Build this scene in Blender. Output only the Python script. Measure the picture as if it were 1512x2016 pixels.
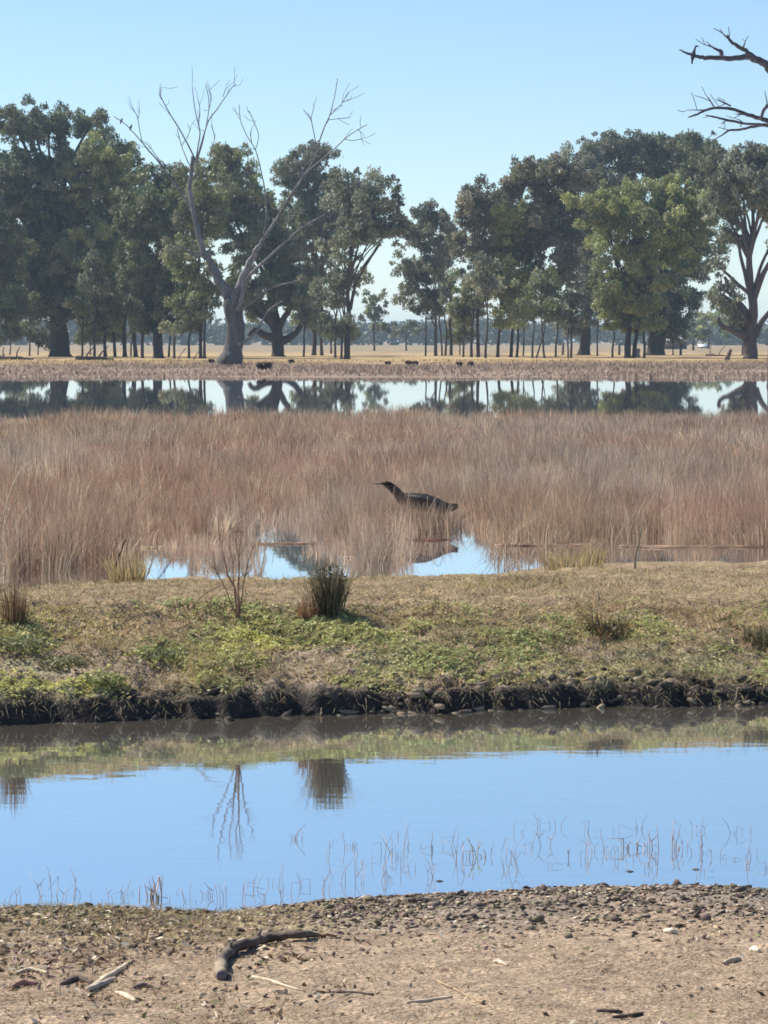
import bpy, math
import numpy as np
from mathutils import Vector

for o in list(bpy.data.objects):
    bpy.data.objects.remove(o)
SC = bpy.context.scene
COL = SC.collection

# ------------------------------------------------------------------ camera, sky, sun, exposure
F = 6000.0            # focal length in photo pixels (photo 1512 x 2016)
CX, HY, CAMH = 756.0, 670.0, 1.7
cam_d = bpy.data.cameras.new('camera')
cam = bpy.data.objects.new('camera', cam_d)
COL.objects.link(cam)
cam.location = (0, 0, CAMH)
cam.rotation_euler = (math.pi / 2, 0, 0)
cam_d.sensor_fit = 'VERTICAL'
cam_d.sensor_height = 36.0
cam_d.lens = F / 2016 * 36.0
cam_d.shift_y = -(1008 - HY) / 2016
cam_d.clip_start = 0.1
cam_d.clip_end = 30000
SC.camera = cam

SUN_EL, SUN_AZ = math.radians(46), math.radians(-56)
world = bpy.data.worlds.new('World')
SC.world = world
world.use_nodes = True
wn, wl = world.node_tree.nodes, world.node_tree.links
sky = wn.new('ShaderNodeTexSky')
sky.sky_type = 'NISHITA'
sky.sun_disc = False
sky.sun_elevation = SUN_EL
sky.sun_rotation = SUN_AZ
sky.altitude = 0
sky.air_density = 0.85
sky.dust_density = 0.0
sky.ozone_density = 4.5
wl.new(sky.outputs[0], wn['Background'].inputs[0])
wn['Background'].inputs[1].default_value = 0.068

sun_d = bpy.data.lights.new('sun', 'SUN')
sun_d.energy = 3.8
sun_d.angle = math.radians(0.53)
sun_d.color = (1.0, 0.93, 0.83)
sun = bpy.data.objects.new('sun', sun_d)
COL.objects.link(sun)
to_sun = Vector((math.sin(SUN_AZ) * math.cos(SUN_EL), math.cos(SUN_AZ) * math.cos(SUN_EL), math.sin(SUN_EL)))
sun.rotation_euler = (-to_sun).to_track_quat('-Z', 'Y').to_euler()
sun.location = (-30, 40, 60)

SC.view_settings.view_transform = 'Standard'
SC.view_settings.look = 'None'
SC.view_settings.exposure = 1.05
SC.view_settings.gamma = 1.0
SC.render.engine = 'CYCLES'
SC.cycles.use_denoising = True
SC.cycles.max_bounces = 8
SC.cycles.transparent_max_bounces = 8
SC.cycles.volume_bounces = 0
SC.cycles.filter_width = 1.7

# ------------------------------------------------------------------ helpers
def rng(seed):
    return np.random.default_rng(seed)

def hash2(ix, iy, seed):
    h = (ix.astype(np.int64) * 374761393 + iy.astype(np.int64) * 668265263 + seed * 1442695041) & 0xFFFFFFFF
    h = ((h ^ (h >> 13)) * 1274126177) & 0xFFFFFFFF
    h = h ^ (h >> 16)
    return (h & 0xFFFFFF) / float(0xFFFFFF)

def vnoise(x, y, seed=0):
    x = np.asarray(x, float); y = np.asarray(y, float)
    ix, iy = np.floor(x), np.floor(y)
    fx, fy = x - ix, y - iy
    fx = fx * fx * (3 - 2 * fx); fy = fy * fy * (3 - 2 * fy)
    a = hash2(ix, iy, seed); b = hash2(ix + 1, iy, seed)
    c = hash2(ix, iy + 1, seed); d = hash2(ix + 1, iy + 1, seed)
    return (a + (b - a) * fx) * (1 - fy) + (c + (d - c) * fx) * fy - 0.5

def fbm(x, y, seed=0, octv=3):
    s, a = 0, 1.0
    for k in range(octv):
        s = s + a * vnoise(x * 2 ** k, y * 2 ** k, seed + 17 * k)
        a *= 0.5
    return s

def sstep(a, b, x):
    t = np.clip((np.asarray(x, float) - a) / (b - a), 0, 1)
    return t * t * (3 - 2 * t)

def P(x, y, D):
    """point seen at photo pixel (x, y) standing D metres away"""
    return Vector(((x - CX) * D / F, D, CAMH - (y - HY) * D / F))

def dist(y, z=0.0):
    return F * (CAMH - z) / (y - HY)

def tag(o, label=None, cat=None, group=None, kind=None):
    if label: o['label'] = label
    if cat: o['category'] = cat
    if group: o['group'] = group
    if kind: o['kind'] = kind
    return o

def link(o, parent=None):
    COL.objects.link(o)
    if parent is not None:
        o.parent = parent
        pl = parent.matrix_basis.copy()
        if parent.parent is not None:
            pl = parent.parent.matrix_basis @ pl if False else pl
    return o

def empty(name, loc=(0, 0, 0)):
    o = bpy.data.objects.new(name, None)
    o.empty_display_size = 0.1
    o.location = loc
    COL.objects.link(o)
    return o

def mesh_np(name, V, quads=None, tris=None, mat=None, col=None, smooth=False, origin=None):
    V = np.asarray(V, np.float32)
    me = bpy.data.meshes.new(name)
    nq = 0 if quads is None else len(quads)
    nt = 0 if tris is None else len(tris)
    me.vertices.add(len(V))
    if origin is not None:
        V = V - np.asarray(origin, np.float32)
    me.vertices.foreach_set('co', V.ravel())
    loops = []
    if nq: loops.append(np.asarray(quads, np.int32).ravel())
    if nt: loops.append(np.asarray(tris, np.int32).ravel())
    loops = np.concatenate(loops)
    me.loops.add(len(loops))
    me.loops.foreach_set('vertex_index', loops)
    me.polygons.add(nq + nt)
    starts = np.concatenate([np.arange(nq) * 4, nq * 4 + np.arange(nt) * 3]).astype(np.int32)
    me.polygons.foreach_set('loop_start', starts)
    if smooth:
        me.polygons.foreach_set('use_smooth', np.ones(nq + nt, bool))
    me.update(calc_edges=True)
    if col is not None:
        at = me.attributes.new('Col', 'FLOAT_COLOR', 'POINT')
        c = np.ones((len(V), 4), np.float32); c[:, :3] = col
        at.data.foreach_set('color', c.ravel())
    if mat is not None:
        me.materials.append(mat)
    return me

def mobj(name, me, parent=None, loc=None):
    o = bpy.data.objects.new(name, me)
    if loc is not None:
        o.location = loc
    COL.objects.link(o)
    if parent is not None:
        o.parent = parent
    return o

class MB:
    """collects tubes and lofts, then becomes one mesh"""
    def __init__(self):
        self.V, self.Q, self.T, self.C, self.n = [], [], [], [], 0
    def add(self, V, Q=None, T=None, C=None):
        V = np.asarray(V, float)
        self.V.append(V)
        if Q is not None and len(Q): self.Q.append(np.asarray(Q) + self.n)
        if T is not None and len(T): self.T.append(np.asarray(T) + self.n)
        if C is None: C = np.ones((len(V), 3))
        C = np.asarray(C, float)
        if C.ndim == 1: C = np.tile(C, (len(V), 1))
        self.C.append(C)
        self.n += len(V)
    def loft(self, pts, ra, rb=None, segs=8, up=(0, 0, 1), col=None, cap=True, jit=0.0, r=None):
        pts = np.asarray(pts, float); n = len(pts)
        ra = np.asarray(ra, float); rb = ra if rb is None else np.asarray(rb, float)
        up = np.asarray(up, float)
        V = []
        ang = np.arange(segs) / segs * 2 * math.pi
        side_prev = None
        for i in range(n):
            t = pts[min(i + 1, n - 1)] - pts[max(i - 1, 0)]
            t = t / (np.linalg.norm(t) + 1e-9)
            if side_prev is None:
                u = up if abs(t @ up) < 0.95 else np.array([0, 1.0, 0.01])
                s = np.cross(t, u)
            else:
                s = side_prev - t * (side_prev @ t)
            s /= np.linalg.norm(s) + 1e-9
            side_prev = s
            b = np.cross(s, t)
            k = 1.0
            if jit and r is not None:
                k = 1 + jit * (r.random(segs)[:, None] - 0.5)
            V.append(pts[i] + k * (np.outer(np.cos(ang), s) * ra[i] + np.outer(np.sin(ang), b) * rb[i]))
        V = np.concatenate(V)
        Q = []
        for i in range(n - 1):
            for k in range(segs):
                a, b2 = i * segs + k, i * segs + (k + 1) % segs
                Q.append((a, b2, b2 + segs, a + segs))
        T = []
        C = None
        if col is not None:
            col = np.asarray(col, float)
            C = np.tile(col, (len(V), 1)) if col.ndim == 1 else np.repeat(col, segs, axis=0)
        if cap:
            V = np.concatenate([V, pts[:1], pts[-1:]])
            i0, i1 = n * segs, n * segs + 1
            for k in range(segs):
                T.append((i0, (k + 1) % segs, k))
                T.append((i1, (n - 1) * segs + k, (n - 1) * segs + (k + 1) % segs))
            if C is not None:
                C = np.concatenate([C, C[:1], C[-1:]])
        self.add(V, Q, T, C)
    def build(self, name, mat, parent=None, loc=(0, 0, 0), smooth=True, base=None):
        Q = np.concatenate(self.Q) if self.Q else None
        T = np.concatenate(self.T) if self.T else None
        if base is None:
            base = loc
        me = mesh_np(name, np.concatenate(self.V), Q, T, mat, np.concatenate(self.C), smooth, origin=base)
        return mobj(name, me, parent, loc if parent is None else (0, 0, 0))

def smooth_path(pts, rad, sub=3, wob=0.0, r=None):
    """Catmull-Rom through the points, with a small wobble"""
    pts = np.asarray(pts, float); rad = np.asarray(rad, float); n = len(pts)
    out, ro = [], []
    for i in range(n - 1):
        p0, p1, p2, p3 = pts[max(i - 1, 0)], pts[i], pts[i + 1], pts[min(i + 2, n - 1)]
        for k in range(sub):
            t = k / sub
            p = 0.5 * (2 * p1 + (p2 - p0) * t + (2 * p0 - 5 * p1 + 4 * p2 - p3) * t * t + (3 * p1 - p0 - 3 * p2 + p3) * t ** 3)
            rr = rad[i] + (rad[i + 1] - rad[i]) * t
            if wob and r is not None and (i or k):
                p = p + (r.random(3) - 0.5) * rr * wob
            out.append(p); ro.append(rr)
    out.append(pts[-1]); ro.append(rad[-1])
    return np.array(out), np.array(ro)

# ------------------------------------------------------------------ materials
def attr_mat(name, rough=0.8, transl=0.0, noise=0.0, nscale=5.0, bump=0.0, bscale=30.0, spec=0.3, stretch=None, fine=0.0):
    m = bpy.data.materials.new(name)
    m.use_nodes = True
    nt = m.node_tree; N = nt.nodes; L = nt.links
    p = N['Principled BSDF']
    p.inputs['Roughness'].default_value = rough
    p.inputs['Specular IOR Level'].default_value = spec
    a = N.new('ShaderNodeAttribute'); a.attribute_name = 'Col'
    c = a.outputs['Color']
    tc = N.new('ShaderNodeTexCoord')
    vec = tc.outputs['Object']
    if stretch:
        mp = N.new('ShaderNodeMapping'); mp.inputs['Scale'].default_value = stretch
        L.new(vec, mp.inputs[0]); vec = mp.outputs[0]
    if noise:
        nz = N.new('ShaderNodeTexNoise'); nz.inputs['Scale'].default_value = nscale
        nz.inputs['Detail'].default_value = 6; nz.inputs['Roughness'].default_value = 0.65
        L.new(vec, nz.inputs['Vector'])
        mr = N.new('ShaderNodeMapRange')
        mr.inputs['From Min'].default_value = 0.25; mr.inputs['From Max'].default_value = 0.75
        mr.inputs['To Min'].default_value = 1 - noise; mr.inputs['To Max'].default_value = 1 + noise
        L.new(nz.outputs['Fac'], mr.inputs['Value'])
        mx = N.new('ShaderNodeVectorMath'); mx.operation = 'SCALE'
        L.new(c, mx.inputs[0]); L.new(mr.outputs[0], mx.inputs['Scale'])
        c = mx.outputs[0]
        if fine:
            nz2 = N.new('ShaderNodeTexNoise'); nz2.inputs['Scale'].default_value = nscale * 7
            nz2.inputs['Detail'].default_value = 4
            L.new(vec, nz2.inputs['Vector'])
            mr2 = N.new('ShaderNodeMapRange')
            mr2.inputs['From Min'].default_value = 0.3; mr2.inputs['From Max'].default_value = 0.7
            mr2.inputs['To Min'].default_value = 1 - fine; mr2.inputs['To Max'].default_value = 1 + fine
            L.new(nz2.outputs['Fac'], mr2.inputs['Value'])
            mx2 = N.new('ShaderNodeVectorMath'); mx2.operation = 'SCALE'
            L.new(c, mx2.inputs[0]); L.new(mr2.outputs[0], mx2.inputs['Scale'])
            c = mx2.outputs[0]
    L.new(c, p.inputs['Base Color'])
    if bump:
        nb = N.new('ShaderNodeTexNoise'); nb.inputs['Scale'].default_value = bscale
        nb.inputs['Detail'].default_value = 5
        L.new(vec, nb.inputs['Vector'])
        b = N.new('ShaderNodeBump'); b.inputs['Strength'].default_value = 0.8; b.inputs['Distance'].default_value = bump
        L.new(nb.outputs['Fac'], b.inputs['Height']); L.new(b.outputs[0], p.inputs['Normal'])
    if transl:
        t = N.new('ShaderNodeBsdfTranslucent'); L.new(c, t.inputs['Color'])
        mix = N.new('ShaderNodeMixShader'); mix.inputs[0].default_value = transl
        L.new(p.outputs[0], mix.inputs[1]); L.new(t.outputs[0], mix.inputs[2])
        L.new(mix.outputs[0], N['Material Output'].inputs['Surface'])
    return m

M_GROUND = attr_mat('soil', 0.95, noise=0.5, nscale=12, bump=0.02, bscale=60, spec=0.15, fine=0.4)
M_FAR = attr_mat('far_grassland', 0.95, noise=0.35, nscale=0.6, spec=0.1)
M_LEAF = attr_mat('gum_leaf', 0.55, transl=0.28, spec=0.4)
M_BARK = attr_mat('bark', 0.92, noise=0.5, nscale=1.6, bump=0.10, bscale=4, spec=0.15, stretch=(1, 1, 0.25))
M_DEAD = attr_mat('dead_wood', 0.9, noise=0.55, nscale=2.2, bump=0.14, bscale=5, spec=0.15, stretch=(1, 1, 0.18), fine=0.3)
M_BLADE = attr_mat('reed_blade', 0.7, transl=0.42, spec=0.25)
M_HERB = attr_mat('herb_leaf', 0.55, transl=0.40, spec=0.35)
M_CLOD = attr_mat('clod', 0.95, noise=0.4, nscale=60, bump=0.003, bscale=200, spec=0.12)
M_TWIG = attr_mat('twig', 0.85, noise=0.3, nscale=40, spec=0.2)
M_LOG = attr_mat('driftwood', 0.85, noise=0.5, nscale=25, bump=0.006, bscale=50, spec=0.2, stretch=(0.25, 1, 1))
M_FEATHER = attr_mat('feather', 0.85, noise=0.6, nscale=45, bump=0.006, bscale=90, spec=0.12, fine=0.3)
M_SHED = attr_mat('painted_sheet', 0.6, noise=0.1, nscale=1.0, spec=0.3)

def water_mat(name, base, bump, sx, sy, refl=0.9, tint=(0.93, 1.0, 1.0)):
    m = bpy.data.materials.new(name); m.use_nodes = True
    N = m.node_tree.nodes; L = m.node_tree.links
    p = N['Principled BSDF']
    p.inputs['Base Color'].default_value = (*base, 1)
    p.inputs['Roughness'].default_value = 0.3
    g = N.new('ShaderNodeBsdfGlossy')
    g.inputs['Roughness'].default_value = 0.012
    g.inputs['Color'].default_value = (*tint, 1)
    tc = N.new('ShaderNodeTexCoord')
    mp = N.new('ShaderNodeMapping'); mp.inputs['Scale'].default_value = (sx, sy, 1)
    L.new(tc.outputs['Object'], mp.inputs[0])
    n1 = N.new('ShaderNodeTexNoise'); n1.inputs['Scale'].default_value = 1.0; n1.inputs['Detail'].default_value = 4
    n1.inputs['Roughness'].default_value = 0.5
    L.new(mp.outputs[0], n1.inputs['Vector'])
    # calmer and livelier patches
    n2 = N.new('ShaderNodeTexNoise'); n2.inputs['Scale'].default_value = 0.25; n2.inputs['Detail'].default_value = 2
    L.new(mp.outputs[0], n2.inputs['Vector'])
    mu = N.new('ShaderNodeMath'); mu.operation = 'MULTIPLY'
    L.new(n1.outputs['Fac'], mu.inputs[0]); L.new(n2.outputs['Fac'], mu.inputs[1])
    b = N.new('ShaderNodeBump'); b.inputs['Strength'].default_value = 1.0; b.inputs['Distance'].default_value = bump
    L.new(mu.outputs[0], b.inputs['Height'])
    L.new(b.outputs[0], p.inputs['Normal']); L.new(b.outputs[0], g.inputs['Normal'])
    mx = N.new('ShaderNodeMixShader'); mx.inputs[0].default_value = refl
    L.new(p.outputs[0], mx.inputs[1]); L.new(g.outputs[0], mx.inputs[2])
    L.new(mx.outputs[0], N['Material Output'].inputs['Surface'])
    return m
M_POND = water_mat('pond_water', (0.20, 0.165, 0.115), 0.0010, 5, 9, 0.82)
M_MARSH = water_mat('marsh_water', (0.08, 0.065, 0.05), 0.0002, 4, 4, 0.93, (1, 1, 1))

# ------------------------------------------------------------------ terrain shape
PXN = [-900, 0, 300, 440, 560, 700, 900, 1100, 1300, 1512, 2400]
PYN = [1790, 1797, 1802, 1805, 1792, 1777, 1767, 1758, 1755, 1760, 1765]
PXS = [-900, 0, 200, 500, 900, 1200, 1512, 2400]
PYS = [1440, 1427, 1420, 1410, 1402, 1392, 1387, 1380]
PXM = [-900, 0, 130, 250, 300, 500, 760, 1000, 1150, 1512, 2400]
PYM = [1165, 1158, 1155, 1146, 1143, 1143, 1138, 1128, 1112, 1106, 1100]

def by_px(px, py, x, D):
    """look up a line drawn as a function of photo pixel x; clamps to straight lines outside"""
    u = x / D * F + CX
    return dist(np.interp(u, px, py))

def Dn_(x): return by_px(PXN, PYN, x, 9.2) + 0.05 * vnoise(x * 6, x * 0 + 3, 5)
def Ds_(x): return by_px(PXS, PYS, x, 13.8) + 0.10 * vnoise(x * 4, x * 0 + 1, 6) + 0.06 * vnoise(x * 13, x * 0 + 1, 7)
def Dm_(x): return by_px(PXM, PYM, x, 22.0) + 0.5 * vnoise(x * 1.5, x * 0 + 1, 8) + 0.25 * vnoise(x * 6, x * 0, 9)
def Hc_(x): return np.interp(x / 15 * F + CX, [0, 700, 1100, 1512], [0.42, 0.405, 0.37, 0.36])

def terrain(x, Y):
    x = np.asarray(x, float); Y = np.asarray(Y, float)
    x, Y = np.broadcast_arrays(x, Y)
    Dn, Ds, Dm = Dn_(x), Ds_(x), Dm_(x)
    Hc = Hc_(x)
    Dc = Ds + 1.4
    z = np.full(x.shape, -0.15)
    # near shore
    t = Dn - Y
    near = np.where(t > 0, 0.028 * sstep(0, 0.08, t) + 0.055 * np.clip(t, 0, 4), np.maximum(0.35 * t, -0.15))
    near = near + np.where(t > 0, sstep(0, 0.2, t) * (0.012 * fbm(x * 9, Y * 9, 31, 4) + 0.02 * fbm(x * 2, Y * 2, 33, 2)), 0)
    near = near + np.where(t > 4, 0.0, 0)
    z = np.where(Y < Dn + 0.45, near, z)
    # levee
    s = Y - Ds
    sc_h = np.interp(x / 13.8 * F + CX, [0, 500, 900, 1512], [0.095, 0.075, 0.055, 0.06]) + 0.04 * vnoise(x * 3, x * 0, 41) + 0.025 * vnoise(x * 9 + Y * 5, Y * 11, 42) + 0.015 * vnoise(x * 23, Y * 30, 43)
    scarp = sc_h * sstep(-0.02, 0.07, s)
    slope = np.clip(s / 1.4, 0, 1)
    front = scarp + (Hc - sc_h) * (1 - (1 - slope) ** 1.12)
    b = np.clip((Y - Dc) / (Dm - Dc), 0, 1)
    back = Hc * (1 - b) ** 0.95
    lev = np.where(Y < Dc, front, back)
    lump = fbm(x * 7, Y * 7, 51, 4)
    lev = lev + sstep(-0.02, 0.1, s) * sstep(0, 0.5, Dm - Y) * (0.022 * lump + 0.022 * fbm(x * 24, Y * 20, 52, 2) + 0.03 * fbm(x * 2, Y * 2, 55, 2))
    lev = lev + sstep(0, 0.03, s) * (1 - sstep(0.15, 0.5, s)) * 0.028 * fbm(x * 20, Y * 14, 57, 3)
    z = np.where((Y >= Ds - 0.02) & (Y <= Dm), lev, z)
    z = np.where((Y > Dm), np.maximum(-0.15, -0.12 * (Y - Dm)), z)
    z = np.where((Y > Dn + 0.45) & (Y < Ds - 0.02), np.maximum(-0.15, -0.5 * (Ds - 0.02 - Y)), z)
    # far shore
    far_line = 133 + 14 * fbm(x * 0.03, x * 0 + 2, 61, 3)
    fs = Y - far_line
    far = np.where(fs > 0, 0.25 * sstep(-2, 22, fs) + 0.05 * fbm(x * 0.12, Y * 0.12, 63, 3) * sstep(0, 10, fs), np.maximum(-0.15, 0.03 * fs))
    z = np.where(Y > 90, far, z)
    # the land closes round the wetland well outside the view
    ax = np.abs(x)
    z = z + sstep(240, 300, ax) * (0.6 - np.minimum(z, 0.3)) * (Y < 160)
    return z

# ------------------------------------------------------------------ ground sheet
def rows():
    r = []
    r += list(np.linspace(-150, 2, 24)[:-1])
    r += list(np.linspace(2, 6.3, 16)[:-1])
    r += list(np.linspace(6.3, 9.7, 230)[:-1])
    r += list(np.linspace(9.7, 13.2, 24)[:-1])
    r += list(np.linspace(13.2, 16.0, 210)[:-1])
    r += list(np.linspace(16.0, 24.5, 120)[:-1])
    r += list(np.linspace(24.5, 90, 50)[:-1])
    r += list(np.linspace(90, 240, 130)[:-1])
    r += list(np.geomspace(240, 9000, 40))
    return np.array(r)
YR = rows()
core = np.linspace(-0.19, 0.19, 230)
outer = np.concatenate([[0.0008, 0.0025, 0.006], np.geomspace(0.01, 1.0, 14)])
wid = np.maximum(YR, 6.3)
XC = core[None, :] * wid[:, None]
XO = 0.19 * wid[:, None] + outer[None, :] * 7000
XG = np.concatenate([-XO[:, ::-1], XC, XO], axis=1)
YG = np.repeat(YR[:, None], XG.shape[1], axis=1)
ZG = terrain(XG, YG)
nr, nc = XG.shape
ii = np.arange((nr - 1) * (nc - 1)); ri, ci = ii // (nc - 1), ii % (nc - 1)
QG = np.stack([ri * nc + ci, ri * nc + ci + 1, (ri + 1) * nc + ci + 1, (ri + 1) * nc + ci], 1)

def ground_color(x, Y, z):
    c = np.zeros(x.shape + (3,))
    def lay(col, w):
        c[...] = c * (1 - w[..., None]) + np.array(col) * w[..., None]
    one = np.ones_like(x)
    lay((0.315, 0.238, 0.165), one)
    n1 = fbm(x * 2.5, Y * 2.5, 71, 4); n2 = fbm(x * 11, Y * 11, 72, 3)
    Dn, Ds, Dm = Dn_(x), Ds_(x), Dm_(x)
    t = Dn - Y
    right = sstep(-0.6, 0.2, x)
    lay((0.25, 0.205, 0.165), (1 - sstep(0.45, 1.0, t + 0.4 * n1)) * (0.35 + 0.65 * right))
    lay((0.30, 0.255, 0.13), (1 - sstep(0.45, 1.0, t + 0.4 * n1)) * (1 - right) * 0.85)
    lay((0.06, 0.05, 0.04), (1 - sstep(0.0, 0.05, t)))
    mid = sstep(11, 11.5, Y)
    lay((0.30, 0.235, 0.165), mid)
    lay((0.26, 0.24, 0.13), mid * sstep(-0.1, 0.3, n1))
    dry = mid * sstep(0.8, 1.3, Y - Ds + 0.5 * n1)
    lay((0.25, 0.185, 0.115), dry)
    lay((0.31, 0.24, 0.14), dry * sstep(0.0, 0.5, n2))
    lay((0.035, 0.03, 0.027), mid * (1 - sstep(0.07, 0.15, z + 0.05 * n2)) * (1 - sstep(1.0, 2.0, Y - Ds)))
    lay((0.05, 0.04, 0.03), sstep(-0.2, 0.1, Y - Dm))
    fz = sstep(100, 120, Y)
    lay((0.25, 0.185, 0.14), fz)
    n3 = fbm(x * 0.05, Y * 0.05, 75, 4); n4 = fbm(x * 0.3, Y * 0.12, 76, 3)
    lay((0.40, 0.29, 0.15), fz * sstep(172, 190, Y + 25 * n3))
    lay((0.24, 0.17, 0.10), fz * sstep(172, 190, Y) * sstep(0.05, 0.35, n4))
    lay((0.27, 0.21, 0.13), sstep(300, 420, Y))
    return c
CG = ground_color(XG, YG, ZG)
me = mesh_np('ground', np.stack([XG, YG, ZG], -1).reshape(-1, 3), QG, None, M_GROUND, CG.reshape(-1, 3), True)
me.materials.append(M_FAR)
fy = YG[ri, ci]
me.polygons.foreach_set('material_index', (fy > 60).astype(np.int32))
ground = tag(mobj('ground', me), 'brown earth shore, grassy bank and straw plain', kind='structure')

def sheet(name, x0, x1, y0, y1, z, mat, label):
    V = [(x0, y0, z), (x1, y0, z), (x1, y1, z), (x0, y1, z)]
    return tag(mobj(name, mesh_np(name, V, [(0, 1, 2, 3)], None, mat)), label, kind='structure')
sheet('pond_water', -290, 290, 8.0, 15.6, 0.0, M_POND, 'still blue pond reflecting the sky below the bank')
sheet('marsh_water', -290, 290, 15.6, 165, 0.0, M_MARSH, 'shallow marsh water among and beyond the reeds')

# ------------------------------------------------------------------ blades and leaves
def blades(name, base, h, lean, ldir, w, col, mat, tipcol=None, face=None, r=None, bend=0.5):
    n = len(base)
    r = r or rng(1)
    face = r.random(n) * math.pi if face is None else face
    fx = np.stack([np.cos(face), np.sin(face), np.zeros(n)], 1) * (w / 2)[:, None]
    ld = np.stack([np.cos(ldir), np.sin(ldir), np.zeros(n)], 1)
    up = np.array([0, 0, 1.0])
    mid = base + up * (h * 0.55)[:, None] + ld * (lean * h * (0.55 * (1 - bend * 0.5)))[:, None]
    tip = base + up * (h * (1 - 0.25 * np.minimum(lean, 2)))[:, None] + ld * (lean * h)[:, None]
    V = np.stack([base - fx, base + fx, mid + fx * 0.8, mid - fx * 0.8, tip], 1).reshape(-1, 3)
    k = np.arange(n)[:, None] * 5
    Q = k + np.array([[0, 1, 2, 3]]); T = k + np.array([[3, 2, 4]])
    tc = col if tipcol is None else tipcol
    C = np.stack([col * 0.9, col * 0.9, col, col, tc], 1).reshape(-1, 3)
    return mesh_np(name, V, Q, T, mat, C)

def spikes(name, base, h, lean, ldir, w, col, mat, r):
    n = len(base)
    face = r.random(n) * math.pi
    fx = np.stack([np.cos(face), np.sin(face), np.zeros(n)], 1) * (w / 2)[:, None]
    tip = base + np.stack([np.cos(ldir) * lean * h, np.sin(ldir) * lean * h, h * (1 - 0.25 * np.minimum(lean, 3))], 1)
    V = np.stack([base - fx, base + fx, tip], 1).reshape(-1, 3)
    return mesh_np(name, V, None, np.arange(n * 3).reshape(-1, 3), mat, np.repeat(col, 3, axis=0))

def leafcloud(cen, ln, wd, r, droop=0.4, horiz=None):
    """kite-shaped leaves, one quad each"""
    n = len(cen)
    d = r.normal(size=(n, 3)); d[:, 2] = d[:, 2] * 0.7 - droop
    if horiz is not None:
        d[:, 2] = r.normal(size=n) * horiz
    d /= np.linalg.norm(d, axis=1)[:, None]
    e = r.normal(size=(n, 3)); e -= d * np.sum(e * d, 1)[:, None]
    e /= np.linalg.norm(e, axis=1)[:, None]
    l = (d * ln[:, None]) * 0.5; w = e * wd[:, None] * 0.5
    V = np.stack([cen - l, cen + w - l * 0.1, cen + l, cen - w - l * 0.1], 1).reshape(-1, 3)
    Q = np.arange(n * 4).reshape(-1, 4)
    return V, Q

def leaftris(cen, ln, wd, r, droop=0.9):
    n = len(cen)
    d = r.normal(size=(n, 3)) * np.array([0.8, 0.8, 0.6]); d[:, 2] -= droop
    d /= np.linalg.norm(d, axis=1)[:, None]
    e = r.normal(size=(n, 3)); e -= d * np.sum(e * d, 1)[:, None]
    e /= np.linalg.norm(e, axis=1)[:, None]
    l = (d * ln[:, None]) * 0.5; w = e * wd[:, None] * 0.5
    V = np.stack([cen - l + w, cen - l - w, cen + l], 1).reshape(-1, 3)
    return V, np.arange(n * 3).reshape(-1, 3)

def vary(col, n, r, amt=0.2, hue=0.06):
    c = np.tile(np.asarray(col, float), (n, 1))
    return np.clip(c * (1 + amt * (r.random((n, 1)) * 2 - 1)) * (1 + hue * (r.random((n, 3)) * 2 - 1)), 0.003, 0.9)

# ------------------------------------------------------------------ trees
BARK_DARK = (0.075, 0.062, 0.055)
BARK_PALE = (0.24, 0.21, 0.185)
LEAFS = {
    'dark': [(0.050, 0.062, 0.028), (0.062, 0.075, 0.035), (0.075, 0.080, 0.042)],
    'mid': [(0.070, 0.082, 0.032), (0.085, 0.095, 0.042), (0.095, 0.098, 0.055)],
    'light': [(0.105, 0.115, 0.040), (0.125, 0.130, 0.048), (0.095, 0.105, 0.045)],
    'grey': [(0.085, 0.092, 0.058), (0.10, 0.105, 0.070), (0.075, 0.080, 0.048)],
    'brown': [(0.080, 0.076, 0.046), (0.075, 0.078, 0.044), (0.092, 0.086, 0.056)],
}
DR = 250.0   # reference depth for the crowns

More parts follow.
